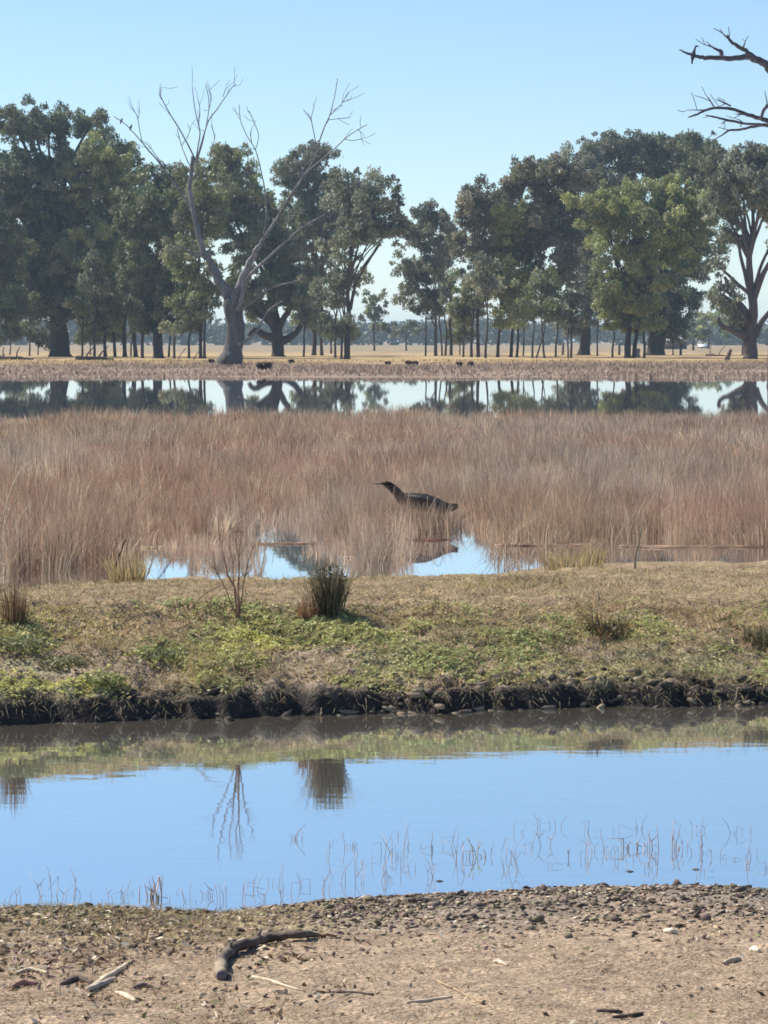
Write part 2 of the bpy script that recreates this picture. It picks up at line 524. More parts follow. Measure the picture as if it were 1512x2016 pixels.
def gum(seed, label, base, blobs, tone='dark', stems=None, bark=BARK_DARK, limbs=None, dens=1.0, name='gum_tree',
        cat='tree', group=None, lean=None, leaf=1.0, D=None, zg=0.25, fill=0.5):
    """base = (x, y, width) in photo pixels; blobs = (x, y, rx, ry[, density]) foliage masses"""
    r = rng(seed)
    bx, by, bw = base
    D = D or dist(by, zg)
    k = D / F                                  # metres per pixel there
    root = P(bx, by, D)
    gz = float(terrain(root.x, root.y)) if D < 300 else zg
    root = Vector((root.x, D, gz - 0.05))
    e = empty(name, root)
    tag(e, label, cat, group)
    ra = np.array(root)
    # foliage masses
    clumps, sub_of = [], []
    blob_c = []
    for bl in blobs:
        x, y, rx, ry = bl[:4]
        dn = bl[4] if len(bl) > 4 else 1.0
        c = np.array(P(x, y, D)); c[1] += (r.random() - 0.5) * 2.2 * rx * k
        blob_c.append((c, rx * k, ry * k, dn))
    if name == 'gum_tree' and len(blobs) > 4:
        nb = len(blob_c)
        for i in range(nb):
            dd = [np.linalg.norm((blob_c[i][0] - blob_c[j][0])[[0, 2]]) if j != i else 1e9 for j in range(nb)]
            j = int(np.argmin(dd))
            if j > i or r.random() < 0.35:
                w = 0.35 + 0.3 * r.random()
                c = blob_c[i][0] * w + blob_c[j][0] * (1 - w) + np.array([0, (r.random() - 0.5) * 3, -0.4])
                blob_c.append((c, blob_c[i][1] * 0.7, blob_c[i][2] * 0.75, min(blob_c[i][3], blob_c[j][3]) * fill))
    allc, alll, allw, allcol = [], [], [], []
    lk = 1.0 / leaf ** 2
    cols = [np.array(c) * np.array([1.0, 1.0, 1.08]) * (2.8 if tone == 'light' else 2.8) for c in LEAFS[tone]]
    twigs = []
    for c, rx, ry, dn in blob_c:
        # sub-clumps spread mostly over the outer shell of the mass
        rx *= 1.2; ry *= 1.08
        m = max(8, int(dn * dens * 27.0 * (rx * ry) / 3.2))
        m = min(m, 120)
        d = r.normal(size=(m, 3)); d /= np.linalg.norm(d, axis=1)[:, None]
        rad = 0.2 + 0.92 * r.random(m) ** 0.7
        sc = c + d * np.array([rx, rx * 0.9, ry]) * rad[:, None]
        for s in sc:
            cr = (0.28 + 0.55 * r.random() ** 1.4) * (0.8 + 0.10 * min(rx, 4))
            q = int(lk * 275 * cr * cr * (0.8 + 0.5 * r.random()))
            q = max(q, 24)
            g = r.normal(size=(q, 3)); g /= np.linalg.norm(g, axis=1)[:, None]
            g *= (r.random((q, 1)) ** 0.45) * cr
            g[:, 2] = g[:, 2] * 0.75 - 0.45 * (g[:, 0] ** 2 + g[:, 1] ** 2) / cr - 0.35 * cr * r.random(q) ** 2
            allc.append(s + g)
            alll.append(leaf * (0.21 + 0.22 * r.random(q)))
            allw.append(leaf * (0.105 + 0.10 * r.random(q)))
            bc = cols[int(r.integers(len(cols)))] * (0.62 + 0.85 * r.random() ** 1.3)
            allcol.append(vary(bc, q, r, 0.22, 0.08))
        twigs.append((c, sc, rx))
    cen = np.concatenate(allc); ln = np.concatenate(alll); wd = np.concatenate(allw)
    V, Q = leaftris(cen, ln, wd, r)
    C = np.repeat(np.concatenate(allcol), 3, axis=0)
    # trunk(s)
    mean = np.mean([b[0] for b in blob_c], 0)
    top_z = max(b[0][2] for b in blob_c)
    bot_z = min(b[0][2] - b[2] for b in blob_c)
    trunks = []
    for si, st in enumerate([(bx, bw, lean)] + list(stems or [])):
        sx, sw, sl = st
        b0 = np.array([(sx - CX) * k, ra[1] + (0 if si == 0 else (r.random() - 0.5) * 6 * k * 6), ra[2]])
        R = sw * k / 2 * 0.86
        hgt = (top_z - ra[2]) * (0.80 if si == 0 else 0.70)
        kx = 0.5 if sw > 14 else 0.18
        target = np.array([mean[0] * kx + b0[0] * (1 - kx), mean[1] * 0.5 + b0[1] * 0.5, ra[2] + hgt])
        if sl is not None:
            target = np.array(P(sl[0], sl[1], D)); target[1] = mean[1]
        n = 6
        pts = [b0 + (target - b0) * (i / n) * np.array([1, 1, 1]) for i in range(n + 1)]
        pts = np.array(pts)
        wob = (r.random((n + 1, 3)) - 0.5) * np.array([1, 1, 0]) * min(0.06 * hgt, 0.9)
        wob[0] = 0; wob[1] *= 0.3; wob *= 0.7
        pts += wob
        rr = R * 0.92 * (1 - 0.82 * (np.arange(n + 1) / n) ** 0.85)
        mb = MB()
        pp, rp = smooth_path(pts, rr, 3, 0.25, r)
        pp = np.concatenate([pp[:1], pp[:1] + (pp[1] - pp[0]) * 0.3, pp[1:]]); rp = np.concatenate([rp[:1] * 1.3, rp[:1] * 1.04, rp[1:]])
        bc = np.array(bark) * (0.85 + 0.3 * r.random())
        mb.loft(pp, rp, segs=9, col=bc, jit=0.18, r=r)
        mb.build('trunk' if si == 0 else 'stem', M_BARK, e, base=ra)
        trunks.append((pts, rr))
    # limbs to each mass
    for bi, (c, sc, rx) in enumerate(twigs):
        pts, rr = trunks[int(np.argmin([abs(t[0][0][0] - c[0]) for t in trunks]))]
        # leave the trunk lower than the mass
        zt = ra[2] + (c[2] - ra[2]) * (0.45 + 0.25 * r.random())
        zt = min(zt, pts[-1][2])
        i = int(np.clip(np.searchsorted(pts[:, 2], zt), 1, len(pts) - 1))
        f = (zt - pts[i - 1][2]) / max(pts[i][2] - pts[i - 1][2], 1e-3)
        s = pts[i - 1] + (pts[i] - pts[i - 1]) * np.clip(f, 0, 1)
        rs = (rr[i - 1] + (rr[i] - rr[i - 1]) * np.clip(f, 0, 1)) * 0.55
        rs = min(max(rs, 0.05), 0.28)
        mid = s * 0.5 + c * 0.5 + (r.random(3) - 0.5) * np.array([0.12, 0.12, 0.06]) * np.linalg.norm(c - s)
        mid[2] += 0.05 * np.linalg.norm(c - s)
        mb = MB()
        pp, rp = smooth_path([s, mid, c], [rs, rs * 0.7, rs * 0.4], 4, 0.5, r)
        bc = np.array(bark) * (0.85 + 0.5 * r.random())
        mb.loft(pp, rp, segs=6, col=bc)
        for q in sc[:6]:
            m2 = c * 0.5 + q * 0.5 + (r.random(3) - 0.5) * 0.4
            mb.loft([c, m2, q], [rs * 0.4, rs * 0.25, 0.02], segs=4, col=bc)
        mb.build('limb', M_BARK, e, base=ra)
    for lm in (limbs or []):
        pts = np.array([list(P(x, y, D)) for x, y, w in lm]); pts[:, 1] += np.cumsum((r.random(len(lm)) - 0.5) * 0.8)
        pts[0, 1] = ra[1]
        rr = np.array([w * k / 2 for x, y, w in lm])
        mb = MB(); pp, rp = smooth_path(pts, rr, 3, 0.3, r)
        mb.loft(pp, rp, segs=7, col=np.array(bark) * 1.1, jit=0.1, r=r)
        mb.build('limb', M_BARK, e, base=ra)
    mobj('crown', mesh_np('crown', V, None, Q, M_LEAF, C, origin=ra), e)
    return e

GL, GR = 'gum trees left of the gap', 'gum trees right of the gap'
gum(101, 'tall broad dark gum with a very thick trunk at the far left', (118, 702, 52),
    [(88, 232, 62, 40), (30, 245, 48, 34), (178, 240, 38, 32), (60, 330, 78, 52), (10, 380, 60, 70), (110, 400, 70, 60),
     (60, 470, 80, 60), (130, 520, 70, 55), (20, 540, 60, 55), (80, 590, 70, 45), (160, 590, 50, 35)], 'dark', dens=1.1, group=GL)
gum(102, 'dark gum cut by the left edge of the picture', (-30, 704, 26),
    [(-40, 330, 60, 60), (-60, 430, 70, 70), (-20, 480, 60, 60), (-40, 580, 70, 50), (10, 610, 45, 30)], 'dark', group=GL)
gum(103, 'bright olive green rounded gum between the far left giant and the dead tree', (246, 702, 11),
    [(205, 310, 62, 42), (160, 345, 44, 38), (238, 350, 44, 50), (195, 400, 66, 50), (240, 450, 56, 50), (180, 480, 60, 48), (215, 550, 66, 45), (180, 600, 45, 28), (235, 615, 44, 26, 0.8), (200, 640, 40, 18, 0.6)],
    'light', stems=[(226, 8, None), (208, 9, None), (268, 11, None)], dens=1.1, group=GL)
gum(104, 'dark dense gum with a stout straight trunk behind the dead tree\'s left limb', (312, 705, 27),
    [(300, 345, 40, 30), (345, 360, 40, 32), (290, 420, 56, 55), (345, 430, 50, 55), (310, 500, 60, 50), (280, 560, 50, 45), (335, 570, 56, 45), (300, 610, 50, 25), (325, 625, 44, 22, 0.7), (285, 640, 34, 16, 0.6)],
    'dark', stems=[(280, 9, None)], dens=1.15, group=GL)
gum(105, 'slender dark gum pair close to the left of the dead trunk', (395, 706, 10),
    [(395, 345, 40, 32), (390, 420, 46, 50), (380, 500, 46, 45), (395, 560, 42, 40), (365, 600, 40, 25), (385, 620, 30, 20, 0.5), (350, 640, 30, 14, 0.5)], 'mid',
    stems=[(403, 8, None), (343, 7, None)], group=GL)
gum(106, 'spreading gum with low snaking limbs right of the dead trunk', (548, 702, 32),
    [(440, 330, 52, 36), (455, 300, 30, 18), (470, 390, 56, 44), (425, 420, 44, 44), (530, 420, 52, 46), (500, 480, 56, 44), (560, 480, 46, 44), (545, 545, 50, 40), (470, 550, 44, 36, 0.7), (590, 560, 40, 34, 0.6), (510, 590, 36, 26, 0.4), (575, 600, 36, 24, 0.4), (480, 600, 26, 20, 0.35)],
    'mid', limbs=[[(548, 668, 20), (522, 660, 15), (500, 650, 12), (490, 662, 8)], [(552, 672, 20), (575, 662, 14), (592, 640, 11), (600, 600, 9), (612, 560, 6)],
                  [(545, 660, 18), (530, 625, 13), (512, 600, 9), (500, 575, 6)]], group=GL, dens=0.95)
gum(107, 'grey green gum on two thin dark trunks with an airy top', (618, 700, 12),
    [(600, 305, 36, 24, 0.8), (640, 305, 26, 20, 0.8), (580, 345, 36, 28), (625, 365, 50, 36), (590, 420, 52, 44), (640, 430, 44, 44), (615, 490, 48, 40), (600, 550, 44, 40, 0.6), (640, 590, 38, 32, 0.55), (610, 600, 36, 26, 0.4), (600, 630, 30, 18, 0.4)],
    'grey', stems=[(634, 9, None)], group=GL)
gum(108, 'wide topped gum on a single dark trunk at the left side of the gap', (683, 707, 17),
    [(690, 360, 48, 34), (735, 375, 40, 34), (700, 410, 52, 38), (755, 420, 38, 36), (780, 450, 22, 26, 0.8), (715, 455, 46, 34), (665, 480, 40, 36), (690, 540, 34, 36, 0.45), (650, 620, 34, 28, 0.45), (655, 560, 36, 34, 0.4), (665, 650, 28, 20, 0.6)],
    'grey', stems=[(672, 6, None)], limbs=[[(690, 610, 7), (700, 560, 6), (722, 520, 5), (748, 480, 4)]], group=GL)
gum(109, 'airy light gum at the right side of the gap', (858, 701, 9),
    [(840, 420, 34, 22, 0.8), (815, 455, 40, 34, 0.8), (868, 455, 40, 36, 0.9), (800, 520, 30, 30, 0.55), (845, 520, 44, 40, 0.7), (820, 590, 34, 34, 0.5), (865, 590, 36, 34, 0.6)],
    'grey', stems=[(870, 5, None)], bark=(0.13, 0.11, 0.095), group=GR)
gum(110, 'thin leafy gum among slender stems right of the airy one', (888, 700, 9),
    [(895, 480, 40, 38, 0.8), (890, 545, 44, 38, 0.75), (905, 605, 40, 32, 0.6)], 'mid', stems=[(877, 6, None)], group=GR)
gum(111, 'narrow brownish crowned gum on a tall straight dark trunk', (941, 703, 10),
    [(945, 395, 46, 34), (925, 420, 34, 30), (985, 410, 36, 36), (965, 440, 40, 36), (935, 480, 40, 34, 0.8), (950, 550, 36, 36, 0.55), (930, 610, 34, 30, 0.6)], 'brown', stems=[(928, 8, None)], group=GR)
gum(112, 'olive domed gum on a thin trunk beside the tall straight one', (980, 703, 9),
    [(1010, 430, 50, 36), (990, 480, 48, 42), (1035, 490, 46, 44), (985, 545, 46, 40), (1020, 570, 46, 40), (1000, 620, 36, 24, 0.6)], 'light', group=GR)
gum(113, 'gum with a smooth arched top on twin thin trunks', (1006, 703, 9),
    [(1040, 335, 46, 26), (1085, 335, 44, 28), (1120, 350, 44, 34), (1125, 440, 40, 40), (1010, 355, 30, 24), (1060, 385, 60, 36), (1105, 400, 46, 38), (1075, 450, 50, 42), (1095, 520, 48, 42)],
    'brown', stems=[(1017, 7, None)], group=GR)
gum(114, 'low bushy gum on several whippy stems', (1048, 705, 6),
    [(1070, 565, 44, 36), (1050, 610, 40, 28, 0.7), (1100, 600, 40, 34, 0.8)], 'mid', stems=[(1056, 5, (1085, 600)), (1072, 6, (1060, 590)), (1118, 5, (1120, 600))], group=GR)
gum(115, 'tall grey gum with a stout leaning trunk and the highest right hand top', (1150, 699, 30),
    [(1195, 290, 44, 30), (1240, 285, 40, 30), (1150, 315, 46, 32), (1215, 335, 56, 36), (1160, 365, 52, 38), (1140, 440, 46, 40), (1165, 500, 44, 40, 0.8), (1130, 560, 40, 36, 0.8), (1170, 600, 40, 36, 0.9), (1110, 630, 34, 26, 0.6)],
    'grey', lean=(1165, 330), group=GR)
gum(116, 'bright yellow green broad gum on a forked dark trunk', (1236, 704, 18),
    [(1175, 400, 48, 30), (1225, 385, 52, 32), (1280, 385, 52, 30), (1335, 380, 48, 30), (1375, 400, 34, 32), (1200, 440, 54, 36), (1265, 440, 60, 40), (1335, 445, 54, 40), (1235, 500, 52, 38), (1300, 505, 54, 40), (1215, 560, 46, 36, 0.9), (1260, 570, 46, 40, 0.9), (1230, 625, 40, 28, 0.8), (1200, 600, 36, 30, 0.7), (1265, 630, 30, 24, 0.7)],
    'light', stems=[(1248, 12, (1275, 500))], dens=1.1, group=GR, D=248)
gum(117, 'dark massive gum with a thick leafy trunk beside the shed', (1290, 699, 46),
    [(1320, 285, 48, 30), (1370, 295, 46, 34), (1290, 320, 46, 34), (1345, 340, 56, 36), (1405, 345, 44, 40), (1390, 400, 44, 40), (1350, 520, 46, 40), (1300, 570, 50, 44), (1335, 590, 40, 36), (1300, 630, 46, 30), (1395, 470, 36, 36, 0.8), (1265, 610, 34, 36)],
    'dark', dens=1.05, group=GR)
gum(118, 'open gum with forked purple brown limbs at the right edge', (1477, 707, 36),
    [(1470, 300, 46, 28), (1520, 310, 50, 34), (1415, 330, 40, 34), (1430, 385, 40, 34), (1440, 350, 46, 34), (1490, 370, 48, 34), (1530, 390, 46, 40), (1425, 410, 34, 34), (1450, 460, 30, 22, 0.5), (1415, 520, 26, 36, 0.6), (1420, 580, 32, 26, 0.6), (1445, 620, 26, 22, 0.4), (1520, 480, 30, 30, 0.5)],
    'grey', bark=(0.10, 0.075, 0.072), lean=(1480, 400), limbs=[[(1470, 665, 20), (1445, 652, 13), (1418, 640, 9), (1414, 625, 5)], [(1485, 660, 20), (1500, 635, 12), (1520, 610, 9)], [(1472, 640, 16), (1450, 590, 10), (1425, 545, 6)], [(1482, 600, 14), (1500, 540, 10), (1525, 500, 7)]], group=GR)
gum(119, 'gum standing just beyond the right edge of the picture', (1590, 705, 30),
    [(1590, 350, 60, 50), (1640, 420, 70, 60), (1560, 450, 44, 44), (1600, 520, 60, 50)], 'dark', group=GR)
gum(120, 'gum standing further out beyond the left edge', (-140, 704, 30),
    [(-140, 300, 70, 60), (-190, 400, 70, 70), (-110, 430, 60, 60), (-150, 540, 80, 60)], 'dark', group=GL)
# smaller trees and shrubs behind and below
gum(130, 'small round tree alone in the gap, far across the plain', (737, 688, 6),
    [(735, 585, 22, 20), (725, 610, 22, 18), (750, 610, 20, 18), (738, 632, 26, 14)], 'mid', D=420, leaf=1.6, dens=0.5)
gum(131, 'low dark tree between the two thin trunks and the gap', (652, 695, 6), [(640, 650, 26, 18), (668, 655, 26, 20), (655, 635, 24, 14)], 'dark', D=330, leaf=1.3, dens=0.7)
gum(132, 'dark spreading tree just behind the shed roof', (1365, 688, 7), [(1340, 650, 22, 12), (1368, 640, 24, 16), (1390, 652, 22, 14)], 'dark', D=440, leaf=1.6, dens=0.5)
gum(133, 'pale green tree beyond the shed', (1395, 686, 7), [(1385, 625, 28, 16), (1408, 632, 26, 20), (1430, 645, 22, 16)], 'light', D=520, leaf=2.0, dens=0.4)
gum(134, 'small leafy tree low on the left side of the slender stems', (800, 688, 5), [(795, 640, 16, 14), (782, 650, 14, 10), (812, 645, 16, 12)], 'grey', D=420, leaf=1.6, dens=0.5)
ORDW = ['first', 'second', 'third', 'fourth', 'fifth', 'sixth', 'seventh', 'eighth', 'ninth', 'tenth']
for grp, xs in (('left', [58, 162, 186, 258, 332, 372, 470, 598, 660]), ('right', [838, 912, 956, 1030, 1094, 1124, 1176, 1206, 1268])):
    for i, x in enumerate(xs):
        yy = [560, 600, 540, 590, 570, 610, 550, 595, 575][i]
        gum(170 + i + (20 if grp == 'right' else 0), ORDW[i] + ' thin dark sapling from the left, under the ' + grp + ' group of gums', (x, 701 + (i % 3) * 2, 5 + (i % 3)),
            [(x - 8, yy, 18, 20, 0.6), (x + 9, yy + 22, 16, 18, 0.5), (x, yy - 26, 16, 20, 0.6)], ['dark', 'mid', 'grey'][i % 3], lean=(x + 4, yy - 10), group='saplings under the ' + grp + ' group of gums', name='sapling', dens=0.6)
SH = 'shrubs under the gums'
for i, (x, y, rx, ry, lab) in enumerate([
        (20, 652, 46, 26, 'dark shrub under the gum at the left edge'),
        (75, 665, 24, 20, 'dark shrub touching the left of the thickest trunk'),
        (178, 660, 22, 16, 'dark shrub just right of the thickest trunk'),
        (225, 655, 28, 16, 'shrub among the thin stems under the olive green gum'),
        (905, 655, 24, 18, 'shrub between the slender stems and the tall straight trunk'),
        
        (1325, 650, 26, 18, 'shrub against the right of the thick leafy trunk')]):
    gum(150 + i, lab, (x, 698, 4), [(x - rx * 0.5, y, rx * 0.6, ry), (x + rx * 0.5, y + 3, rx * 0.6, ry), (x, y - ry * 0.5, rx * 0.6, ry * 0.8)],
        'dark' if i < 4 else 'mid', D=300, dens=0.8, name='shrub', cat='shrub', group=SH, leaf=1.1)

# distant woodland: one mass
def woodland(seed, name, label, D, ytop, ybot, col, n, leaf):
    r = rng(seed); k = D / F
    half = 0.126 * D * 1.9
    cx = (r.random(n) * 2 - 1) * half
    hh = (ybot - ytop) * k
    hprof = hh * (0.55 + 0.45 * (fbm(cx / 30, cx * 0, seed, 3) + 0.5))
    cy = D + (r.random(n) - 0.5) * 60
    q = 26
    tone = r.random((n, 1))
    rad = 1.5 + 2.2 * r.random(n)
    cz = 0.2 + hprof * (0.15 + 0.8 * r.random(n) ** 0.8)
    cen = np.stack([cx, cy, cz], 1)
    g = r.normal(size=(n, q, 3)); g /= np.linalg.norm(g, axis=2)[..., None]; g *= r.random((n, q, 1)) ** 0.4
    cen = (cen[:, None, :] + g * rad[:, None, None] * np.array([1, 1, 0.7])).reshape(-1, 3)
    cen[:, 2] = np.maximum(cen[:, 2], 0.3)
    m = len(cen)
    V, Q = leafcloud(cen, leaf * (0.7 + 0.6 * r.random(m)), leaf * 0.6 * (0.7 + 0.6 * r.random(m)), r)
    C = np.repeat(np.repeat(np.array(col)[None, :] * (0.75 + 0.5 * tone), q, axis=0), 4, axis=0)
    return tag(mobj(name, mesh_np(name, V, Q, None, M_LEAF, C)), label, 'woodland', kind='stuff')
woodland(201, 'distant_woodland', 'hazy blue line of trees on the horizon', 900, 632, 682, (0.10, 0.115, 0.065), 1500, 1.7)
woodland(202, 'distant_woodland', 'paler hazy woodland furthest off on the horizon', 1400, 640, 678, (0.10, 0.115, 0.07), 900, 2.6)

# ------------------------------------------------------------------ dead trees
def dead_tree(name, label, base, D, trunk, limbs, seed, col, depth=1.0, heavy=0.66):
    r = rng(seed); k = D / F
    b = P(base[0], base[1], D)
    gz = float(terrain(b.x, b.y))
    root = np.array([b.x, D, gz - 0.06])
    e = tag(empty(name, root), label, 'tree')
    def path(pl, y0=0.0, drift=0.0, sub=3, segs=9, wob=0.5, nm='limb', thin=None, par=None):
        thin = thin or heavy
        pts = np.array([list(P(p[0], p[1], D)) for p in pl])
        ln = np.concatenate([[0], np.cumsum(np.linalg.norm(np.diff(pts, axis=0), axis=1))])
        pts[:, 1] += y0 + drift * ln
        rr = np.array([max(p[2] * thin, 1.5) * k / 2 for p in pl])
        pp, rp = smooth_path(pts, rr, sub, wob, r)
        mb = MB(); mb.loft(pp, rp, segs=segs, col=np.array(col) * (0.85 + 0.3 * r.random()) * (0.6 if nm == 'trunk' else (0.85 if pl[0][2] > 30 else 1.0)), jit=0.22 if nm == 'trunk' else 0.15, r=r)
        if nm != 'trunk' and pl[0][2] < 14:
            for q in range(3 if nm == 'limb' else 2):
                i = int(r.integers(len(pp) // 3, len(pp)))
                t = pp[min(i + 1, len(pp) - 1)] - pp[i - 1]; t = t / (np.linalg.norm(t) + 1e-6)
                d = t + r.normal(size=3) * np.array([0.6, 0.6, 0.4]); d /= np.linalg.norm(d)
                L = (0.35 + 0.8 * r.random()) * k / 0.0287
                a_ = pp[i] + d * L * 0.5 + r.normal(size=3) * 0.06; b_ = pp[i] + d * L + np.array([0, 0, 0.12 * L])
                mb.loft([pp[i], a_, b_], [rp[i] * 0.6, max(rp[i] * 0.4, 0.014), 0.012], segs=5, col=np.array(col))
        return mb.build(nm, M_DEAD, par or e, base=root), pts
    t, tp = path(trunk, segs=14, wob=0.15, nm='trunk', thin=1.0)
    major = None
    for pl, y0, dr in limbs:
        if pl[0][2] <= 4.5 and major is not None:
            path(pl, y0 * depth, dr * depth, nm='twig', par=major, segs=6)
        else:
            major = path(pl, y0 * depth, dr * depth)[0]
    return e

LA, LB = 0.12, -0.15
dead_tree('dead_gum_tree', 'huge bare grey dead gum with a twisted trunk left of centre', (452, 722), 172,
    [(451, 726, 60), (453, 712, 48), (460, 690, 38), (463, 655, 36), (461, 620, 38), (459, 598, 40), (456, 582, 34)],
    [
     ([(458, 600, 40), (444, 570, 44), (426, 540, 38), (405, 505, 26), (392, 470, 22), (385, 440, 20), (377, 400, 19), (371, 373, 18), (374, 340, 16), (377, 305, 14)], 0, LA),
     ([(377, 312, 8), (373, 300, 7), (347, 251, 5.5), (326, 217, 4.5), (308, 185, 3.5), (303, 170, 2.5), (304, 156, 1.5)], 4.2, 0.2),
     ([(308, 185, 3), (302, 176, 2), (301, 168, 1.2)], 5, 0.1),
     ([(377, 312, 8), (378, 300, 6), (385, 260, 5), (384, 241, 4.5), (376, 205, 3.5), (371, 161, 1.6)], 4.2, -0.2),
     ([(384, 230, 3), (386, 205, 2.4), (382, 186, 1.4)], 3.6, 0),
     ([(379, 306, 7), (388, 278, 5), (397, 235, 4), (402, 205, 3.5), (401, 178, 2.5), (395, 153, 1.4)], 4.2, 0.1),
     ([(402, 200, 2.5), (406, 180, 1.6), (404, 168, 1.2)], 5, 0.1),
     ([(379, 308, 8), (392, 262, 6), (404, 228, 5), (420, 208, 4.5), (436, 186, 3.6), (450, 166, 2.4), (460, 158, 1.4)], 4.2, -0.3),
     ([(436, 188, 2.4), (442, 172, 1.5)], 1.2, 0),
     ([(374, 330, 6), (363, 315, 4.5), (350, 286, 3.5), (340, 255, 2.2), (337, 241, 1.4)], 4.2, 0.3),
     ([(352, 262, 2.5), (360, 245, 1.8), (362, 235, 1.2)], 6, 0),
     ([(380, 345, 5), (404, 305, 3.5), (411, 282, 3), (415, 262, 2.4), (409, 238, 1.4)], 4.0, -0.1),
     ([(384, 440, 9), (362, 395, 8), (342, 365, 7.5), (323, 338, 7), (308, 318, 6.5), (290, 297, 6), (272, 276, 5), (255, 256, 4), (232, 232, 3.5), (208, 216, 2)], 3.0, 0.25),
     ([(258, 260, 3.5), (253, 235, 3), (249, 212, 2.2), (241, 196, 1.6), (236, 186, 1.2)], 7.6, 0.1),
     ([(250, 214, 1.8), (253, 196, 1.2)], 7.8, 0),
     ([(300, 308, 4), (280, 278, 3.2), (262, 262, 2.2)], 6.5, 0.05),
     ([(410, 512, 12), (392, 500, 9), (372, 494, 8), (352, 484, 7), (337, 477, 5)], 0.5, -0.4),
     ([(461, 600, 40), (474, 562, 36), (495, 515, 25), (510, 488, 20), (522, 468, 13), (549, 429, 11), (574, 387, 10), (598, 352, 8), (622, 312, 7), (632, 285, 6)], -0.3, LB),
     ([(628, 298, 6), (640, 262, 5), (651, 238, 4), (660, 205, 3), (667, 166, 1.4)], -3.6, -0.1),
     ([(651, 238, 3.6), (663, 226, 3), (675, 214, 2.4), (687, 192, 1.4)], -4, 0.1),
     ([(677, 212, 2), (690, 206, 1.4)], -4, 0.1),
     ([(650, 246, 3), (668, 244, 2.4), (690, 242, 1.4)], -4, -0.1),
     ([(626, 300, 4.5), (619, 262, 3.6), (614, 243, 3), (600, 224, 1.6)], -3.6, 0.2),
     ([(614, 243, 2.4), (620, 220, 1.4)], -3, 0.2),
     ([(598, 352, 6), (630, 325, 5), (660, 301, 4.5), (684, 279, 3.6), (705, 265, 2.8), (723, 255, 1.6)], -3, -0.2),
     ([(680, 284, 3), (698, 287, 2.4), (713, 283, 1.4)], -4.5, 0),
     ([(705, 266, 2), (712, 272, 1.4)], -5, 0),
     ([(468, 612, 20), (480, 575, 16), (494, 543, 13), (535, 505, 11), (566, 478, 9), (594, 453, 8), (643, 425, 4)], -0.6, -0.3),
     ([(520, 470, 8), (527, 430, 6), (524, 385, 5), (515, 338, 4.5), (504, 297, 4), (487, 269, 3), (474, 238, 2.2), (471, 206, 1.4)], -1.6, 0.2),
     ([(504, 295, 3.2), (510, 268, 2.6), (500, 240, 2), (490, 218, 1.2)], -0.5, 0.1),
     ([(496, 282, 2), (493, 262, 1.4)], -0.4, 0.1),
     ([(466, 678, 16), (490, 668, 12), (508, 650, 10), (524, 620, 8), (540, 604, 7), (560, 592, 4)], -0.4, -0.3),
     ([(472, 610, 12), (500, 594, 8), (522, 576, 7), (546, 564, 6), (580, 556, 5), (606, 547, 3)], -0.5, -0.35),
    ], 301, (0.225, 0.22, 0.21), heavy=0.5)

dead_tree('dead_shore_tree', 'bare dead tree reaching its dark limbs in from the right edge', (1532, 768), 113,
    [(1530, 772, 52), (1531, 750, 44), (1534, 650, 38), (1538, 520, 34), (1542, 400, 30), (1546, 300, 26), (1556, 220, 20), (1575, 130, 14)],
    [
     ([(1549, 260, 20), (1540, 190, 18), (1524, 153, 16), (1509, 138, 15), (1493, 126, 14), (1476, 118, 13), (1460, 117, 11), (1441, 120, 10), (1418, 121, 9.5), (1400, 121, 8.5), (1380, 121, 8), (1366, 120, 7), (1354, 117, 5.5), (1341, 112, 4), (1328, 107, 2)], 0, -0.3),
     ([(1486, 122, 11), (1472, 112, 9), (1458, 101, 8), (1446, 94, 7), (1437, 88, 6), (1430, 80, 5), (1427, 72, 2)], -1.0, 0.2),
     ([(1458, 101, 4), (1458, 94, 2)], -0.9, 0),
     ([(1411, 119, 8), (1408, 112, 8), (1400, 108, 5), (1391, 103, 3.5), (1383, 100, 2)], -1.9, -0.2),
     ([(1549, 300, 18), (1535, 262, 13), (1512, 241, 10), (1491, 235, 8), (1467, 229, 7), (1441, 220, 6), (1418, 217, 5.5), (1394, 219, 5), (1375, 225, 4.5), (1362, 232, 4), (1346, 237, 1.8)], 0, -0.35),
     ([(1372, 226, 3), (1360, 226, 2.2), (1343, 226, 1.5)], -2.3, 0),
     ([(1394, 218, 3), (1388, 208, 2.6), (1382, 199, 1.6)], -2, 0.1),
     ([(1428, 216, 4), (1414, 209, 3.2), (1400, 203, 2)], -1.8, 0.1),
     ([(1530, 262, 9), (1512, 247, 7), (1490, 248, 6), (1475, 251, 5), (1458, 255, 5), (1437, 256, 4), (1424, 264, 3), (1411, 272, 1.6)], -0.2, 0.2),
     ([(1500, 248, 5), (1484, 246, 4.5), (1468, 246, 4.5), (1446, 243, 5), (1423, 239, 4.5), (1410, 235, 4), (1397, 233, 3.5), (1383, 230, 1.8)], -0.5, -0.2),
     ([(1425, 240, 2.5), (1418, 247, 1.4)], -0.9, 0),
     ([(1490, 238, 6), (1494, 228, 6), (1500, 217, 6), (1512, 208, 6), (1530, 200, 7), (1548, 205, 9)], -1.1, 0.25),
     ([(1465, 232, 3), (1450, 231, 2), (1442, 232, 1.4)], -1.4, -0.1),
    ], 302, (0.085, 0.07, 0.072), heavy=1.05)

